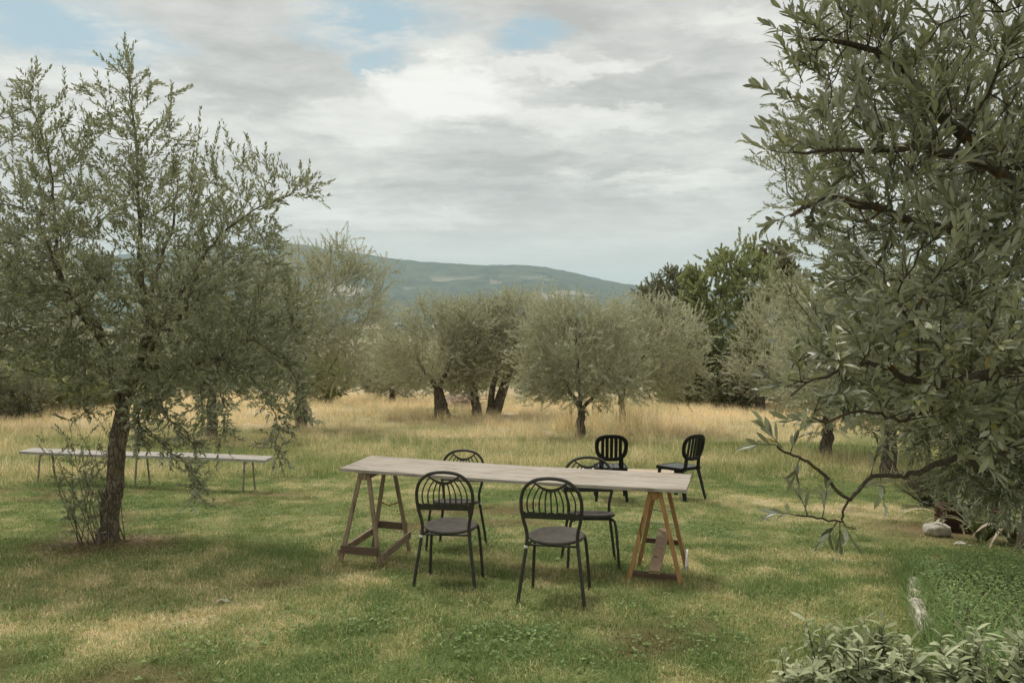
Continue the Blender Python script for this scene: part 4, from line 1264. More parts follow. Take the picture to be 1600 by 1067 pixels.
scatter('lawn_grass', np.stack([x, y, gz(x, y)], -1), rg.uniform(0, 6.28, len(x)), (rg.normal(0, .1, len(x)), rg.normal(0, .1, len(x))), rg.uniform(.55, 1.2, len(x)), pick, srcs,
        {'dry': dr, 'soil': soilness(x, y)}, 'short patchy green and straw lawn around the table', 'grass')
# meadow
x1, y1 = frustum_pts(11000, 10.5, 22, 1.5); x2, y2 = frustum_pts(9000, 20, 46, 3.0)
x, y = np.concatenate([x1, x2]), np.concatenate([y1, y2])
e = meadow_edge(x)
keep = rg.random(len(x)) < sstep(-.9, 1.0, y - e + 1.5 * (fbm(x * .8, y * .8, 3, 7) - .5))
x, y, e = x[keep], y[keep], e[keep]
dr = np.clip(dryness(x, y) + rg.normal(.03, .15, len(x)), 0, 1)
tall = sstep(.5, .85, dr) * (.45 + .9 * fbm(x * .5, y * .5, 3, 17)) * (.35 + .8 * sstep(15, 26, y))
srcs = [tuft_mesh('meadow_tuft', 48, .20, (.05, .15), (.004, .007), .95, M['blade_tall'], 400 + i, .4) for i in range(4)] + \
       [tuft_mesh('meadow_tuft', 50, .20, (.12, .36), (.0035, .0065), .75, M['blade_tall'], 420 + i, .6) for i in range(4)]
pick = np.where(rg.random(len(x)) < .08 + .75 * np.clip(tall, 0, 1), rg.integers(4, 8, len(x)), rg.integers(0, 4, len(x)))
scatter('meadow_grass', np.stack([x, y, gz(x, y)], -1), rg.uniform(0, 6.28, len(x)), (rg.normal(0, .15, len(x)), rg.normal(0, .15, len(x))), rg.uniform(.7, 1.2, len(x)) * (1 + .25 * sstep(20, 32, y)), pick, srcs,
        {'dry': dr, 'soil': 0 * dr}, 'uncut meadow of golden dry grass before the olive grove', 'grass')
# long arching stalks
px_t = [(945, 672, 120, 1.25), (985, 680, 120, 1.1), (905, 692, 60, 1.0), (300, 660, 70, .55), (470, 690, 60, .5), (640, 690, 60, .55), (760, 705, 60, .6), (560, 655, 60, .6), (1010, 700, 40, .6), (100, 655, 80, .6), (1290, 722, 60, .45), (690, 655, 50, .7), (850, 690, 60, .5), (1100, 670, 50, .5)]
bx, by, sc_ = [], [], []
for (px, py, n, s) in px_t:
    g = G(px, py)
    k_ = 10 if n < 100 else 20
    spread = .9 if n >= 100 else 1.3
    bx += list(g[0] + rg.normal(0, spread, k_)); by += list(g[1] + rg.normal(0, spread * .8, k_)); sc_ += list(s * rg.uniform(.7, 1.25, k_))
bx, by, sc_ = map(np.array, (bx, by, sc_))
srcs = [tuft_mesh('stalk_tuft', 30, .16, (.6, 1.15), (.005, .008), .5, M['blade_tall'], 440 + i, .8) for i in range(4)]
scatter('tall_dry_grass', np.stack([bx, by, gz(bx, by)], -1), rg.uniform(0, 6.28, len(bx)), (rg.normal(0, .1, len(bx)), rg.normal(0, .1, len(bx))), sc_, rg.integers(0, 4, len(bx)), srcs,
        {'dry': np.clip(rg.normal(.9, .1, len(bx)), 0, 1), 'soil': 0 * bx}, 'tall arching straw-coloured grass stalks in the meadow', 'grass')

# clover and broad weeds in the green parts of the lawn
rg = np.random.default_rng(66)
cx, cy = [], []
for px, py, rx, ry, n in [(650, 835, .7, .35, 420), (890, 835, .8, .4, 420), (1000, 825, .9, .5, 420), (1130, 830, .9, .5, 420), (560, 975, .6, .3, 260), (480, 1020, .6, .25, 260), (950, 1000, .9, .3, 380), (700, 1010, .8, .3, 260), (300, 905, .9, .3, 260), (120, 800, 1.2, .6, 300), (420, 810, 1.0, .6, 300), (1190, 800, .8, .6, 320), (1150, 960, .6, .3, 200), (60, 950, .7, .3, 160)]:
    g = G(px, py); cx.append(rg.normal(g[0], rx, n)); cy.append(rg.normal(g[1], ry, n))
cx, cy = np.concatenate(cx), np.concatenate(cy)
kp = fbm(cx * 2.4, cy * 2.4, 3, 12) > .46; cx, cy = cx[kp], cy[kp]
cp = np.repeat(np.stack([cx, cy, gz(cx, cy) + rg.uniform(.012, .04, len(cx))], -1), 3, 0)
az = np.repeat(rg.uniform(0, 6.28, len(cx)), 3) + np.tile(np.arange(3) * 2.094, len(cx))
AX = np.stack([np.cos(az), np.sin(az), rg.normal(.25, .2, len(az))], -1); NN = np.array([0, 0, 1.]) + rg.normal(0, .25, (len(az), 3))
sz_ = np.repeat(rg.uniform(.009, .022, len(cx)), 3)
V, F, k = leaves_np(cp, AX, NN, sz_, sz_ * .9, LEAF4)
tag(obj('clover', mesh_np('clover', V, F, [M['herb']], True, None, {'rnd': np.repeat(rg.random(len(az)) * .9, k)})), 'clover and small weeds in the green parts of the lawn', 'clover', kind='stuff')

# fallen leaves and bits on the lawn
rg = np.random.default_rng(61)
x, y = frustum_pts(420, 3.2, 10)
near_t = rg.normal(0, .28, (900, 2)) * np.array([1.25, .9]) + np.array([TREE_BASE[0], TREE_BASE[1]])
x = np.concatenate([x, near_t[:, 0]]); y = np.concatenate([y, near_t[:, 1]])
pos = np.stack([x, y, gz(x, y) + .018], -1)
az = rg.uniform(0, 6.28, len(x))
AX = np.stack([np.cos(az), np.sin(az), rg.normal(0, .25, len(x))], -1); NN = np.array([0, 0, 1.]) + rg.normal(0, .35, (len(x), 3))
V, F, k = leaves_np(pos, AX, NN, rg.uniform(.025, .06, len(x)), rg.uniform(.008, .018, len(x)), LEAF4)
tag(obj('fallen_leaves', mesh_np('fallen_leaves', V, F, [M['litter']], True, None, {'rnd': np.repeat(rg.random(len(x)), k)})), 'dead leaves scattered on the lawn and round the trunk', 'leaves', kind='stuff')
for i, (px, py, lab) in enumerate([(348, 942, 'pale dead leaf lying in the dry grass at lower left'), (215, 885, 'small pale leaf on the lawn just below the young olive'), (160, 902, 'tiny white scrap on the lawn left below the young olive'), (1515, 855, 'small pale scrap on the bare ground by the right hand trunk')]):
    g = G(px, py); s = (.10, .07, .04, .05)[i]
    V = LEAF12[0] * np.array([s, s * .55, s]) - np.array([s * .5, 0, 0])
    V[:, 2] += rg.normal(0, .006, len(V)) + .02
    o = obj('fallen_leaf', mesh_np('fallen_leaf', V, LEAF12[1], [M['pale_litter']], True, None, {'rnd': np.full(len(V), .6)}))
    o.location = g; o.rotation_euler = (0, 0, .4 + i)
    tag(o, lab, 'leaf', 'pale scraps on the lawn')

# ------------------------------------------------------------------ trestle table
TZ = -1.365                                  # top of the board below the eye
c_rf, c_lf, c_lb, c_rb = [pix_dir(px, py) * (TZ / pix_dir(px, py)[2]) for px, py in ((1073, 765), (531, 731), (585, 709), (1073, 742))]
ex = unit(c_rf[:2] - c_lf[:2]); ang = math.atan2(ex[1], ex[0])
Lt = float(np.linalg.norm(c_rf[:2] - c_lf[:2])); Wt = .60
ctr = (c_rf[:2] + c_lf[:2]) / 2 + np.array([-ex[1], ex[0]]) * Wt / 2
gzt = float(gz(*ctr))
print('table', Lt, np.linalg.norm(c_lb - c_lf), np.linalg.norm(c_rb - c_rf), math.degrees(ang), 'height', TZ - gzt)
table = thing('trestle_table', 'long weathered wooden board table on one brown and one orange trestle', 'table', (ctr[0], ctr[1], gzt), ang)


def tl2w(lx, ly):
    ca, sa = math.cos(ang), math.sin(ang)
    return ctr[0] + lx * ca - ly * sa, ctr[1] + lx * sa + ly * ca


def tg(lx, ly):                              # ground height under a table-local point
    return float(gz(*tl2w(lx, ly))) - gzt


rg = np.random.default_rng(3)
nx = 60
xs = np.linspace(-Lt / 2, Lt / 2, nx); th = .026
prof = [(-Wt / 2, -th), (-Wt / 2, -.003), (-Wt / 2 + .003, 0), (-.2, 0), (0, 0), (.2, 0), (Wt / 2 - .003, 0), (Wt / 2, -.003), (Wt / 2, -th)]
V = []
zt = TZ - gzt
for i, xx in enumerate(xs):
    ed = (vn(i * .8, 0, 3) - .5) * .006; sag = -.012 * (1 - (2 * xx / Lt) ** 2)
    for (yy, zz) in prof:
        V.append((xx + (vn(yy * 20, 5, i == 0) - .5) * (.006 if i in (0, nx - 1) else 0), yy + (ed if abs(yy) > .25 else 0), zt + zz + sag))
np_ = len(prof)
Qd = [(i * np_ + j, (i + 1) * np_ + j, (i + 1) * np_ + j + 1, i * np_ + j + 1) for i in range(nx - 1) for j in range(np_ - 1)]
Qd += [(i * np_, i * np_ + np_ - 1, (i + 1) * np_ + np_ - 1, (i + 1) * np_) for i in range(nx - 1)]
caps = [tuple(range(np_))[::-1], tuple((nx - 1) * np_ + j for j in range(np_))]
tabletop = MB().add(V, Qd, caps).build('tabletop', M['board'], table)


def trestle(lx, mat_leg, mat_str, spread, sx=0.0, dark_side=True):
    t = thing('trestle', '', 'trestle', (0, 0, 0)); t.parent = table
    for k_ in ('label', 'category'): del t[k_]
    t.name = 'trestle'
    zb = zt - th - .014
    yf, yr = -Wt / 2 + .06, Wt / 2 - .05
    bm_ = MB().bar((lx, yf - .02, zb - .032), (lx, yr + .02, zb - .032), .045, .06); bm_.build('beam', mat_leg, t)
    feet = {}
    for yy, nm in ((yf, 'f'), (yr, 'r')):
        for sg in (-1, 1):
            fx = lx + sx + sg * spread / 2; fy = yy + (-.10 if nm == 'f' else .03)
            a = (lx + sg * .036, yy, zb - .008); b = (fx, fy, tg(fx, fy) - .015)
            feet[(nm, sg)] = (np.array(a), np.array(b))
            MB().bar(a, b, .022, .033, up=(1, 0, 0)).build('leg', mat_leg, t)
    def on(nm, sg, h):
        a, b = feet[(nm, sg)]; f = (h - b[2]) / (a[2] - b[2]); return b + (a - b) * f
    return t, on


tr_l, on = trestle(-Lt / 2 + .20, M['trestle_brown'], M['trestle_dark'], .37)
for nm, h, off, m_ in (('f', .155, -.028, M['trestle_dark']), ('r', .20, .028, M['trestle_dark'])):
    a, b = on(nm, -1, h + tg(-1.1, 0)), on(nm, 1, h + tg(-1.1, 0)); a, b = a + (b - a) * -.03, b + (b - a) * .03
    a[1] += off; b[1] += off
    MB().bar(a, b, .022, .065).build('stretcher', m_, tr_l)
for sg in (-1, 1):
    a, b = on('f', sg, .11 + tg(-1.1, 0)), on('r', sg, .135 + tg(-1.1, 0)); a[0] += sg * .037; b[0] += sg * .037
    MB().bar(a, b, .024, .062).build('stretcher', M['trestle_brown'], tr_l)
a, b = on('r', -1, .40), on('r', 1, .40); c = (a + b) / 2 + np.array([0, 0, -.035])
a[1] -= .03; b[1] -= .03; c[1] -= .03
MB().bar(a, c, .006, .014).bar(c + (0, -.007, 0), b + (0, -.007, 0), .006, .014).build('folding_stay', M['brass'], tr_l)
tr_r, on = trestle(Lt / 2 - .24, M['pine'], M['trestle_dark'], .40, .01)
g0 = tg(1.1, 0)
for nm, h, off in (('f', .10, .03), ('r', .19, .03)):
    a, b = on(nm, -1, h + g0), on(nm, 1, h + g0); a[1] += off; b[1] += off
    MB().bar(a, b, .024, .040).build('stretcher', M['trestle_dark'], tr_r)
for h in (.36, .47):
    a, b = on('r', -1, h + g0), on('r', 1, h + g0); a[1] -= .027; b[1] -= .027
    MB().tube(smooth_path([a, (a + b) / 2 + (0, 0, -.008), b], 7), .004, 5).build('wire_tie', M['wire'], tr_r, True)
a = on('f', 1, .10 + g0); b = on('r', 1, .13 + g0); a[0] += .04; b[0] += .04; a = a + (b - a) * .35
MB().bar(a, b, .016, .040).build('side_stretcher', M['white_rub'], tr_r)
pf = (on('f', -1, .12 + g0) + on('f', 1, .12 + g0)) / 2
pr = (on('r', -1, .25 + g0) + on('r', 1, .25 + g0)) / 2
wb = MB().bar(pf + (-.0, -.04, .024), pr + (.02, -.03, .06), .085, .03)
blk = wb.build('wood_offcut', M['block']); blk.location = (0, 0, 0)
# the offcut is a loose thing lying across the stretchers
blk.matrix_world = Matrix.Translation((ctr[0], ctr[1], gzt)) @ Matrix.Rotation(ang, 4, 'Z')
tag(blk, 'short pale wood offcut resting on the dark bars of the orange trestle', 'wood block')


# ------------------------------------------------------------------ bistro chairs
def bistro_chair():
    root = thing('metal_chair', '', 'chair', group='round-backed metal chairs at the trestle table')
    sz = .44
    def back_y(z): return -.175 - .02 * max(0, (z - .40)) - .22 * max(0, z - .48) ** 1.15
    half = [(.232, -.235, -.01), (.214, -.216, .14), (.192, -.194, .30), (.176, -.178, .43), (.180, back_y(.50), .50), (.198, back_y(.575), .575), (.210, back_y(.66), .66), (.204, back_y(.74), .74), (.172, back_y(.81), .81), (.105, back_y(.858), .858)]
    pts = half + [(0, back_y(.874), .874)] + [(-x, y, z) for x, y, z in half[::-1]]
    hoop = smooth_path(pts, 90)
    MB().tube(hoop, .0125, 10).build('back_hoop', M['iron'], root, True)
    # pressed back plate: handle slot, fan of ribs, lower band
    def hw(z): return float(np.interp(z, [.575, .62, .66, .70, .74, .78, .81, .84, .858, .874], [.198, .2055, .21, .209, .204, .190, .172, .135, .105, .0])) - .004
    zb0, zb1 = .585, .632
    def strip(top, bot, xs, th=.004):
        V = []
        for x, zt_, zb_ in zip(xs, top, bot):
            for z in (zt_, zb_):
                y = back_y(z); V += [(x, y - th / 2, z), (x, y + th / 2, z)]
        F = []
        n = len(xs)
        for i in range(n - 1):
            o = i * 4; p = o + 4
            F += [(o, o + 2, p + 2, p), (o + 1, p + 1, p + 3, o + 3), (o, p, p + 1, o + 1), (o + 2, o + 3, p + 3, p + 2)]
        F += [(0, 1, 3, 2), ((n - 1) * 4, (n - 1) * 4 + 2, (n - 1) * 4 + 3, (n - 1) * 4 + 1)]
        return MB().add(V, F)
    xs = np.linspace(-.200, .200, 15)
    strip([zb1 + .006 * math.cos(x * 95) for x in xs], [zb0 + .0 * x for x in xs], xs).build('lower_band', M['iron'], root)
    # crescent rim under the handle slot
    xs = np.linspace(-.125, .125, 17)
    ztop = lambda x: .800 + .045 * (x / .105) ** 2
    strip([min(ztop(x), .862) for x in xs], [min(ztop(x), .862) - .015 - .010 * (1 - abs(x) / .125) for x in xs], xs).build('handle_rim', M['iron'], root)
    def rib(x0, z0, x1, bulge, w):
        n = 9; V = []
        for i in range(n):
            t_ = i / (n - 1); z = z0 + (zb1 - .004 - z0) * t_
            x = x0 + (x1 - x0) * math.sin(t_ * math.pi / 2) ** .8 + bulge * math.sin(math.pi * t_)
            y = back_y(z); ww = w * (.75 + .25 * abs(2 * t_ - 1))
            V += [(x - ww / 2, y - .002, z), (x + ww / 2, y - .002, z), (x + ww / 2, y + .002, z), (x - ww / 2, y + .002, z)]
        F = [(i * 4 + j, i * 4 + (j + 1) % 4, i * 4 + 4 + (j + 1) % 4, i * 4 + 4 + j) for i in range(n - 1) for j in range(4)]
        F += [(3, 2, 1, 0), ((n - 1) * 4, (n - 1) * 4 + 1, (n - 1) * 4 + 2, (n - 1) * 4 + 3)]
        MB().add(V, F).build('rib', M['iron'], root)
    for kx in (-4, -3, -2, -1, 0, 1, 2, 3, 4):
        s_ = (kx > 0) - (kx < 0); a_ = abs(kx)
        x0 = kx * .0255; z0 = ztop(x0) - .018 if a_ < 4 else .832
        rib(x0, min(z0, .838), kx * .0405, s_ * a_ * .0036, .0125)
    # dished round seat, tipped back a little
    ti = R(4.5); Mt = np.array([[1, 0, 0], [0, math.cos(ti), -math.sin(ti)], [0, math.sin(ti), math.cos(ti)]])
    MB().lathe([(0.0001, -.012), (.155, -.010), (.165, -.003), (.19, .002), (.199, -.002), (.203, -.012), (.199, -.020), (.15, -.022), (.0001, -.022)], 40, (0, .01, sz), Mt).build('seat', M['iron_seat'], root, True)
    hm_ = MB()  # raised pale discs, not openings; their brightness is painted
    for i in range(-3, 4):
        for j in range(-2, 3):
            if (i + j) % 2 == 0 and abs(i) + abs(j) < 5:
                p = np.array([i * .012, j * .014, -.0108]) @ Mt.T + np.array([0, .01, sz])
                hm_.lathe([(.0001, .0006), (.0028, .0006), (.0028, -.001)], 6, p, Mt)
    hm_.build('painted_perforations', M['hole'], root)
    # front legs: one bent tube under the seat
    f = [(.212, .222, -.01), (.200, .200, .20), (.186, .178, .37), (.165, .160, .412), (.120, .145, .418)]
    MB().tube(smooth_path(f + [(-x, y, z) for x, y, z in f[::-1]], 44), .0115, 9).build('front_leg_frame', M['iron'], root, True)
    for s_ in (-1, 1):
        MB().tube(smooth_path([(s_ * .180, -.180, .405), (s_ * .150, 0, .402), (s_ * .150, .152, .408)], 9), .009, 8).build('side_rail', M['iron'], root, True)
    MB().tube([(-.179, -.181, .402), (0, -.165, .398), (.179, -.181, .402)], .008, 8).build('rear_rail', M['iron'], root, True)
    MB().tube([(-.1815, -.1835, .395), (-.1835, -.1855, .378)], .0145, 8).build('worn_ring', M['white_rub'], root, True)
    return root


proto = bistro_chair()
SL = -.06                                     # the lawn falls away from the viewer


def seat_pos(px, py, dy=0.0):
    g = G(px, py); return g


chairs = [((693, 922), (714, 899), 'dark metal chair at the near left of the table, back to the viewer', 0),
          ((862, 945), (876, 921), 'dark metal chair at the near right of the table, back to the viewer', 0),
          ((726, 862), (703, 873), 'dark metal chair behind the table, mostly hidden by the near left chair', 1),
          ((917, 878), (927, 899), 'dark metal chair behind the table facing the viewer, seat showing past the near right chair', 1)]
for i, (rear, frnt, lab, rev) in enumerate(chairs):
    a, b = G(*rear), G(*frnt)
    if i == 2:
        a = np.array([-.47, 7.55, 0]); b = np.array([-.58, 7.10, 0])
    if i == 3:
        a = np.array([.665, 6.86, 0]); b = np.array([.665, 6.40, 0])
    d2 = b[:2] - a[:2]; hd = math.atan2(-d2[0], d2[1])
    o = proto if i == 0 else copy_tree(proto)
    c = (a[:2] + b[:2]) / 2
    o.location = (c[0], c[1], float(gz(c[0], c[1])))
    # follow most of the slope of the lawn
    tilt_axis = Matrix.Rotation(SL, 4, 'X') @ Matrix.Rotation(hd, 4, 'Z')
    o.rotation_euler = tilt_axis.to_euler()
    o['label'] = lab
    print('chair', i, [round(float(v), 2) for v in o.location], round(math.degrees(hd)))


# ------------------------------------------------------------------ black plastic chairs
def plastic_chair():
    root = thing('plastic_chair', '', 'chair', group='black plastic chairs on the far side of the table')
    def bk(z): return -.20 - .20 * max(0, z - .44)
    cz, rx, rz = .715, .218, .178
    n = 40; a = np.linspace(0, 2 * np.pi, n, endpoint=False)
    def sup(t_, p=2.7):
        c, s = np.cos(t_), np.sin(t_)
        return np.sign(c) * np.abs(c) ** (2 / p), np.sign(s) * np.abs(s) ** (2 / p)
    cx_, sx_ = sup(a)
    V = []
    for (k1, k2) in (((rx, rz), .010), ((rx, rz), -.012), ((rx - .052, rz - .048), -.012), ((rx - .052, rz - .048), .010)):
        for c, s in zip(cx_, sx_):
            z = cz + s * k1[1]; taper = 1 + .06 * s
            V.append((c * k1[0] * taper, bk(z) + k2 - .03 * (1 - (c) ** 2) * 1.0 + .02, z))
    F = [(r * n + i, r * n + (i + 1) % n, ((r + 1) % 4) * n + (i + 1) % n, ((r + 1) % 4) * n + i) for r in range(4) for i in range(n)]
    MB().add(V, F).build('back_ring', M['plastic'], root, True)
    for i in range(5):
        x = (i - 2) * .058
        hz_ = (rz - .040) * (1 - abs(x / (rx - .04)) ** 2.7) ** (1 / 2.7)
        off = -.03 * (1 - (x / rx) ** 2) + .02
        MB().bar((x, bk(cz - hz_) + off, cz - hz_), (x, bk(cz + hz_) + off, cz + hz_), .043, .010, up=(0, 1, 0)).build('slat', M['plastic'], root)
    for s_ in (-1, 1):
        MB().bar((s_ * .135, bk(.42) - .005, .40), (s_ * .125, bk(.58) + .0, .585), .060, .020, up=(0, 1, 0), ch=.004).build('back_support', M['plastic'], root)
    # seat with grooves: five boards and a frame
    for i in range(5):
        x = (i - 2) * .078
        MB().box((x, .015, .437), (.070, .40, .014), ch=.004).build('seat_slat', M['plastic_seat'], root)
    MB().box((0, .225, .425), (.435, .024, .046), ch=.008).box((0, -.195, .425), (.40, .024, .044), ch=.008).box((.206, .015, .424), (.024, .396, .044), ch=.008).box((-.206, .015, .424), (.024, .396, .044), ch=.008).build('seat_frame', M['plastic'], root)
    for sx_ in (-1, 1):
        for sy, y0, y1 in ((1, .215, .255), (-1, -.19, -.285)):
            # tapered, splayed leg with an L section
            t0, t1 = np.array([sx_ * .190, y0, .425]), np.array([sx_ * .222, y1, -.01])
            V = []
            for p, w in ((t0, .056), (t1, .034)):
                x, y = p[0], p[1]
                V += [(x, y, p[2]), (x - sx_ * w, y, p[2]), (x - sx_ * w, y - sy * .010, p[2]), (x - sx_ * .010, y - sy * .010, p[2]), (x - sx_ * .010, y - sy * w, p[2]), (x, y - sy * w, p[2])]
            F = [(i, (i + 1) % 6, 6 + (i + 1) % 6, 6 + i) for i in range(6)]
            MB().add(V, F, [tuple(range(6))[::-1], tuple(range(6, 12))]).build('leg', M['plastic'], root)
    return root


pp = plastic_chair()
for i, (px, py, hd, lab) in enumerate([(954, 779, R(-4), 'black plastic chair with oval slatted back, the left one behind the table'), (1062, 778, R(38), 'black plastic chair turned left, the right one behind the table')]):
    o = pp if i == 0 else copy_tree(pp)
    g = G(px, py); o.location = g
    o.rotation_euler = (Matrix.Rotation(SL, 4, 'X') @ Matrix.Rotation(hd, 4, 'Z')).to_euler()
    o['label'] = lab

# low plank on brick piers between them
gp = G(962, 768); gp2 = np.array([gp[0], gp[1] + .25, float(gz(gp[0], gp[1] + .25))])
low = thing('low_plank_bench', 'low sun-bleached plank on old brick piers between the black plastic chairs', 'bench', gp2, R(-6))
hl = .33
bl = [mesh_np('brick', *(lambda t_: (t_[0], [np.array(t_[1]), np.array(t_[2])]))(chbox(.12, .055, .030, .006)), mats=[M[m_]]) for m_ in ('brick', 'brick_pale')]
rg = np.random.default_rng(8)
for xp in (-.62, .12, .72):
    for lev in range(4):
        for s_ in (-1, 1):
            b = obj('brick', bl[int(rg.random() < .35)], low)
            if lev % 2: b.location = (xp + rg.normal(0, .005), s_ * .062 + rg.normal(0, .004), .028 + lev * .0625)
            else:
                b.location = (xp + s_ * .062, rg.normal(0, .006), .028 + lev * .0625); b.rotation_euler = (0, 0, R(90) + rg.normal(0, .03))
MB().box((.08, .0, .028 + 4 * .0625 - .014), (1.75, .30, .036), ch=.004).build('plank', M['low_plank'], low)

# ------------------------------------------------------------------ long bench
pa, pb = G(73, 755), G(389, 767)
dirb = pb[:2] - pa[:2]; ab = math.atan2(dirb[1], dirb[0]); lb = float(np.linalg.norm(dirb))
mid = (pa + pb) / 2
zl, zr = float(gz(*pa[:2])), float(gz(*pb[:2]))
print('bench', lb, math.degrees(ab), pa, pb)
bench = thing('long_bench', 'long bench with a pale grey plank on three bent steel leg frames', 'bench', (mid[0], mid[1], (zl + zr) / 2), ab, tilt=0)
bh = .49
slope = (zr - zl) / lb
Lb = lb + .62
V = []; nx = 40
for i, xx in enumerate(np.linspace(-Lb / 2, Lb / 2, nx)):
    zz = slope * xx + bh + .006 * math.sin(xx * 2.1)
    for (yy, dz) in ((-.15, -.04), (-.15, -.003), (-.147, 0), (.147, 0), (.15, -.003), (.15, -.04)):
        V.append((xx, yy + (vn(i * .5, 1, 2) - .5) * .004, zz + dz))
Qd = [(i * 6 + j, (i + 1) * 6 + j, (i + 1) * 6 + (j + 1) % 6, i * 6 + (j + 1) % 6) for i in range(nx - 1) for j in range(6)]
MB().add(V, Qd, [tuple(range(6))[::-1], tuple((nx - 1) * 6 + j for j in range(6))]).build('plank', M['pale_plank'], bench)
for xx in (-lb / 2, -lb * .02, lb / 2):
    z0 = slope * xx
    f = [(xx, -.20, z0 - .02), (xx, -.165, z0 + .2), (xx, -.135, z0 + bh - .085), (xx, -.10, z0 + bh - .058)]
    MB().tube(smooth_path(f + [(x_, -y_, z_) for x_, y_, z_ in f[::-1]], 30), .0135, 9).build('leg_frame', M['galv'], bench, True)

# ------------------------------------------------------------------ heap between the trunks
gh = np.array([at(716, 640, 36.)[0], 36., 0]); gh[2] = float(gz(gh[0], gh[1]))
heap = thing('tile_heap', 'low faded reddish heap of boards between the old olive trunks', 'heap', gh, 0)
rg = np.random.default_rng(44)
hm2 = MB()
a = np.linspace(0, 2 * np.pi, 14, endpoint=False)
V = [(0.1, 0, .62)]; 
for rr, zz in ((.45, .50), (.95, .2), (1.25, -.1)):
    V += [(math.cos(t_) * rr * 1.0 * rg.uniform(.85, 1.15), math.sin(t_) * rr * .7, zz * rg.uniform(.8, 1.2)) for t_ in a]
T = [(0, 1 + i, 1 + (i + 1) % 14) for i in range(14)]
Qd = [(1 + r_ * 14 + i, 1 + (r_ + 1) * 14 + i, 1 + (r_ + 1) * 14 + (i + 1) % 14, 1 + r_ * 14 + (i + 1) % 14) for r_ in range(2) for i in range(14)]
hm2.add(V, Qd, T).build('mound', M['tile'], heap)
for i in range(9):
    p = np.array([rg.uniform(-.9, .6), -.35 + rg.uniform(-.25, .2), .28 + rg.uniform(-.1, .2)])
    q = p + np.array([rg.uniform(.5, 1.1), rg.uniform(-.2, .2), rg.uniform(-.12, .36)])
    MB().bar(p, q, .12, .028).build('board', M['tile'] if i % 2 else M['low_plank'], heap)

# ------------------------------------------------------------------ right-hand planting
# sage
rg = np.random.default_rng(52)
sagem = [mesh_np('leaf', LEAFS[0] * np.array([1, 1, .7 + .35 * i]), LEAFS[1], [M['sage']], True) for i in range(3)]
all_leaf = []
for i, (px, Ys, nst, h0, lab) in enumerate([
        (1285, 3.30, 11, .31, 'sage plant furthest left in the row at the bottom right'),
        (1352, 3.45, 15, .41, 'tallest sage plant, second from the left in the bottom right corner'),
        (1450, 3.25, 15, .38, 'sage plant in front of the white stone edging'),
        (1545, 3.30, 15, .40, 'sage plant next to the right edge before the green ground cover'),
        (1640, 3.35, 12, .45, 'sage plant cut off by the right edge of the picture')]):
    X_ = (px - 800) / FPX * Ys
    b = np.array([X_, Ys, float(gz(X_, Ys))])
    root = thing('sage_plant', lab, 'plant', b, group='sage plants in the bottom right corner')
    S, dd, LL = [], [], []
    for s_ in range(nst):
        a = rg.uniform(0, 6.28); q = rg.uniform(.02, .09)
        p = np.array([math.cos(a) * q, math.sin(a) * q, -.02])
        lean = np.array([math.cos(a) * rg.uniform(.1, .55), math.sin(a) * rg.uniform(.1, .5), 1.0])
        h = h0 * rg.uniform(.58, .94)
        sp = smooth_path([p, p + lean * h * .55, p + lean * h * .85 + np.array([0, 0, h * .15])], 8)
        MB().tube(sp, np.linspace(.006, .003, 8), 5).build('stem', M['stem'], root, True)
        for k_ in range(3, 8):
            if k_ == 7:
                S.append(sp[k_]); dd.append(unit(sp[7] - sp[6] + np.array([0, 0, .02]))); LL.append(.055)
            else:
                S.append(sp[k_]); dd.append(unit(sp[k_] - sp[k_ - 1])); LL.append(.03)
                if rg.random() < .7:
                    S.append(sp[k_]); dd.append(unit(rg.normal(0, .5, 3) + np.array([0, 0, .8]))); LL.append(rg.uniform(.05, .09))
    fol = foliage(np.array(S), np.array(dd), np.array(LL), .0185, .074, .0212, LEAFS, bend=(-.1, .1), stem_r=.002, tilt=(60, 98), up_n=.9)
    sel = visible_sel(fol[0], 120, b, .2)
    mask = np.ones(len(fol[0]), bool); mask[sel] = False
    crown_obj('foliage', fol, LEAFS, M['sage_mesh'], M['stem'], root, mask)
    leaf_objects(fol, sel, sagem, root)

# white stone edging of the raised bed
e0, e1 = G(1436, 1000), G(1412, 925)
edge = thing('stone_edging', 'short whitewashed stone edging along the raised green bed at right', 'edging', (e0 + e1) / 2)
rg = np.random.default_rng(71)


def rock_mesh(name, s, mat, seed, sub=2, pw=.7, rough=.35):
    import bmesh
    bm = bmesh.new(); bmesh.ops.create_icosphere(bm, subdivisions=sub, radius=1.0)
    r_ = np.random.default_rng(seed); off = r_.uniform(0, 50, 3)
    for v in bm.verts:
        c = np.array(v.co)
        k = 1 + rough * (fbm(c[0] * 1.2 + off[0], c[1] * 1.2 + c[2] * .9 + off[1], 3, seed) - .5) * 2
        c = np.sign(c) * np.abs(c) ** pw * k
        v.co = c * np.array(s)
    me = bpy.data.meshes.new(name); bm.to_mesh(me); bm.free()
    me.materials.append(mat)
    return me


cuts = [0, .30, .52, .80, 1.06]
for i in range(4):
    f = (cuts[i] + cuts[i + 1]) / 2
    p = e0 * (1 - f) + e1 * f
    Ls = np.linalg.norm(e1 - e0) * (cuts[i + 1] - cuts[i])
    b = obj('stone', rock_mesh('stone', (.05 * rg.uniform(.8, 1.2), Ls * .50, .075 * rg.uniform(.8, 1.15)), M['stone'], 500 + i, 3, .42, .22), edge)
    b.location = tuple(p - (e0 + e1) / 2 + np.array([.05 + rg.normal(0, .025), 0, .015 + rg.normal(0, .012)]))
    b.rotation_euler = (rg.normal(0, .05), rg.normal(.1, .08), -math.atan2(e1[0] - e0[0], e1[1] - e0[1]) + rg.normal(0, .06))
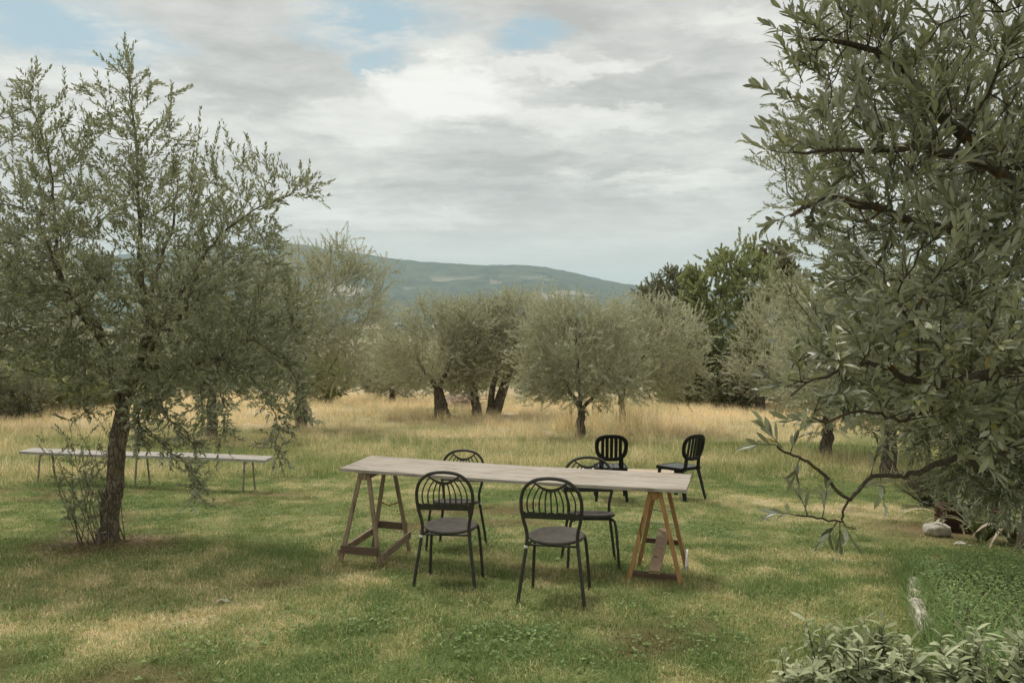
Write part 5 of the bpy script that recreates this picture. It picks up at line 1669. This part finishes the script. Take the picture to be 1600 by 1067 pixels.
# raised bed earth
bx0 = float(e0[0]) + .06
BV = []
for yy in np.linspace(3.0, 6.6, 22):
    for k_, xx in enumerate(np.linspace(0, 3.2, 20)):
        X_ = bx0 + xx + .41 * (yy - e0[1])
        edgef = sstep(0, .12, xx) * sstep(6.6, 5.9, yy) * sstep(3.0, 3.4, yy)
        BV.append((X_, yy, float(gz(X_, yy)) - .03 + .15 * edgef + .02 * vn(X_ * 5, yy * 5, 4)))
ii = np.arange(21)[:, None]; jj = np.arange(19)[None]
Q = np.stack([ii * 20 + jj, ii * 20 + jj + 1, (ii + 1) * 20 + jj + 1, (ii + 1) * 20 + jj], -1).reshape(-1, 4)
BV = np.array(BV)
tag(obj('planting_bed', mesh_np('planting_bed', BV, [Q], [M['soil']], True)), kind='structure')
# ground cover: clover-like leaves and long blades
rg = np.random.default_rng(72)
n = 26000
yy = rg.uniform(3.3, 6.4, n); xx = rg.uniform(0.02, 2.6, n) ** 1.0
X_ = bx0 + xx + .41 * (yy - e0[1])
hgt = (.03 + .17 * rg.random(n) ** 1.5) * (.5 + fbm(X_ * 2.5, yy * 2.5, 3, 8))
zz = gz(X_, yy) + .12 * sstep(0, .12, xx) * sstep(6.5, 5.9, yy) + hgt
az = rg.uniform(0, 6.28, n)
AX = np.stack([np.cos(az), np.sin(az), rg.normal(.15, .3, n)], -1); NN = np.array([0, 0, 1.]) + rg.normal(0, .4, (n, 3))
V, F, k = leaves_np(np.stack([X_, yy, zz], -1), AX, NN, rg.uniform(.014, .034, n), rg.uniform(.007, .014, n), LEAF4)
r1 = np.repeat(rg.random(n) * .9, k)
n2_ = 9000
yb = rg.uniform(3.3, 6.5, n2_); xb = rg.uniform(-.08, 2.6, n2_)
Xb = bx0 + xb + .41 * (yb - e0[1])
k_e = rg.random(n2_) < .22
xb[k_e] = rg.uniform(-.06, .12, k_e.sum())
Xb = bx0 + xb + .41 * (yb - e0[1])
zb_ = gz(Xb, yb) + .10 * sstep(0, .12, xb) * sstep(6.5, 5.9, yb)
az = rg.uniform(0, 6.28, n2_)
AX = np.stack([np.cos(az) * .6, np.sin(az) * .6, rg.uniform(.3, 1.2, n2_)], -1); NN = np.stack([-np.cos(az), -np.sin(az), .6 + 0 * az], -1)
V2, F2, k2 = leaves_np(np.stack([Xb, yb, zb_], -1), AX, NN, rg.uniform(.07, .24, n2_), rg.uniform(.004, .008, n2_), LEAF4)
allF = F + [f + len(V) for f in F2]
tag(obj('ground_cover', mesh_np('ground_cover', np.concatenate([V, V2]), allF, [M['herb']], True, None, {'rnd': np.concatenate([r1, np.repeat(rg.random(n2_) * .9, k2)])})),
    'dense green herbs and grass filling the raised bed at right', 'ground cover', kind='stuff')

# pale rock, strap-leaved plant, planter, lavender
g = G(1468, 838)
rk = obj('rock', rock_mesh('rock', (.125, .10, .062), M['rock'], 611, 3)); rk.location = (g[0], g[1] + .05, g[2] + .06)
tag(rk, 'pale limestone rock beside the dry strap leaves at right', 'rock')
g = G(1500, 852)
rk2 = obj('rock', rock_mesh('rock', (.06, .04, .022), M['rock'], 614, 2)); rk2.location = (g[0], g[1], g[2] + .015)
tag(rk2, 'flat small pale stone right of the limestone rock', 'rock')


def strap_plant(label, base, n, seed, L=(.35, .7), dry=.3):
    r_ = np.random.default_rng(seed)
    root = thing('strap_leaved_plant', label, 'plant', base)
    for i in range(n):
        az = r_.uniform(0, 6.28); l = r_.uniform(*L); isd = r_.random() < dry
        out = r_.uniform(.35, .9) if not isd else r_.uniform(.7, 1.1)
        m = 9; V = []
        w0 = r_.uniform(.014, .024)
        for k_ in range(m):
            t_ = k_ / (m - 1)
            rad = .04 + l * out * t_ ** 1.3; z = l * (1.0 * t_ - (1.15 if isd else .72) * out * t_ ** 2.4)
            z = max(z, .01)
            c = np.array([math.cos(az) * rad, math.sin(az) * rad, z])
            s_ = np.array([-math.sin(az), math.cos(az), .2 * math.sin(3 * t_ + i)]) * w0 * (1 - t_ ** 3) * (.8 + .4 * math.sin(math.pi * t_))
            V += [c - s_, c + np.array([0, 0, -.004]), c + s_]
        F = [(k_ * 3 + j, k_ * 3 + j + 1, k_ * 3 + 4 + j, k_ * 3 + 3 + j) for k_ in range(m - 1) for j in range(2)]
        me = mesh_np('leaf', np.array(V), [np.array(F)], [M['iris_dry' if isd else 'iris']], True, None, {'rnd': np.full(len(V), r_.random() * .9)})
        o = obj('leaf', me, root)
        if isd: o['label'] = 'dry curled straw-coloured leaf'
    return root


strap_plant('strap-leaved plant with curled dry leaves above the limestone rock', G(1492, 828), 34, 81, dry=.35)
strap_plant('strap-leaved plant in front of the dark red planter', G(1535, 846), 40, 82, dry=.12)
strap_plant('strap-leaved plant at the foot of the right hand trunk', G(1585, 850), 36, 84, dry=.15)
strap_plant('small strap-leaved plant right of the brown lavender bush', G(1490, 805), 30, 83, L=(.3, .6), dry=.25)
gpl = G(1545, 838); gpl = np.array([gpl[0], gpl[1] + .35, 0]); gpl[2] = float(gz(gpl[0], gpl[1]))
pl = thing('planter_box', 'dark red planter box half hidden by leaves at right', 'planter', gpl, R(-8))
for c_, z_ in (((0, -.15, .13), (.62, .022, .25)), ((0, .15, .13), (.62, .022, .25)), ((-.30, 0, .13), (.022, .278, .25)), ((.30, 0, .13), (.022, .278, .25))):
    MB().box(c_, z_, ch=.004).build('side_panel', M['planter'], pl)
for c_, z_ in (((0, -.158, .258), (.66, .05, .022)), ((0, .158, .258), (.66, .05, .022)), ((-.31, 0, .258), (.05, .264, .022)), ((.31, 0, .258), (.05, .264, .022))):
    MB().box(c_, z_, ch=.005).build('rim', M['planter'], pl)
MB().box((0, 0, .21), (.58, .274, .02)).build('soil', M['soil'], pl)


def twiggy_bush(label, base, h, w, n, seed, mat, name='lavender_bush'):
    r_ = np.random.default_rng(seed)
    global rg
    rg = r_
    root = thing(name, label, 'bush', base)
    st = MB(); S, dd, LL = [], [], []
    for i in range(n):
        az = r_.uniform(0, 6.28); out = r_.uniform(0, 1) ** .6
        tip = np.array([math.cos(az) * w * out, math.sin(az) * w * out, h * (1 - .45 * out ** 2) * r_.uniform(.8, 1.1)])
        b0 = np.array([math.cos(az) * .05, math.sin(az) * .05, 0])
        sp = smooth_path([b0, (b0 + tip) / 2 + np.array([0, 0, .05 * h]), tip], 6)
        st.tube(sp, np.linspace(.004, .0018, 6), 4)
        for k_ in (2, 3, 4, 5):
            S.append(sp[k_]); dd.append(unit(sp[k_] - sp[k_ - 1] + r_.normal(0, .03, 3))); LL.append(r_.uniform(.05, .12))
    st.build('stems', M['twig_far'], root, True)
    crown_obj('foliage', foliage(np.array(S), np.array(dd), np.array(LL), .014, .035, .005, LEAF2, stem_r=.0015), LEAF2, M[mat], M['twig_far'], root)
    return root


twiggy_bush('dry brown lavender bush beside the right hand path', G(1452, 792), .42, .38, 130, 91, 'lavender')
twiggy_bush('grey-green lavender bush right of the dry brown one', G(1525, 800), .55, .45, 130, 92, 'shrub_grey')

tris = sum(sum(len(p.vertices) - 2 for p in o.data.polygons) if False else len(o.data.loops) - 2 * len(o.data.polygons) for o in SC.objects if o.type == 'MESH')
print('triangles (objects summed)', tris, 'objects', len(SC.objects))
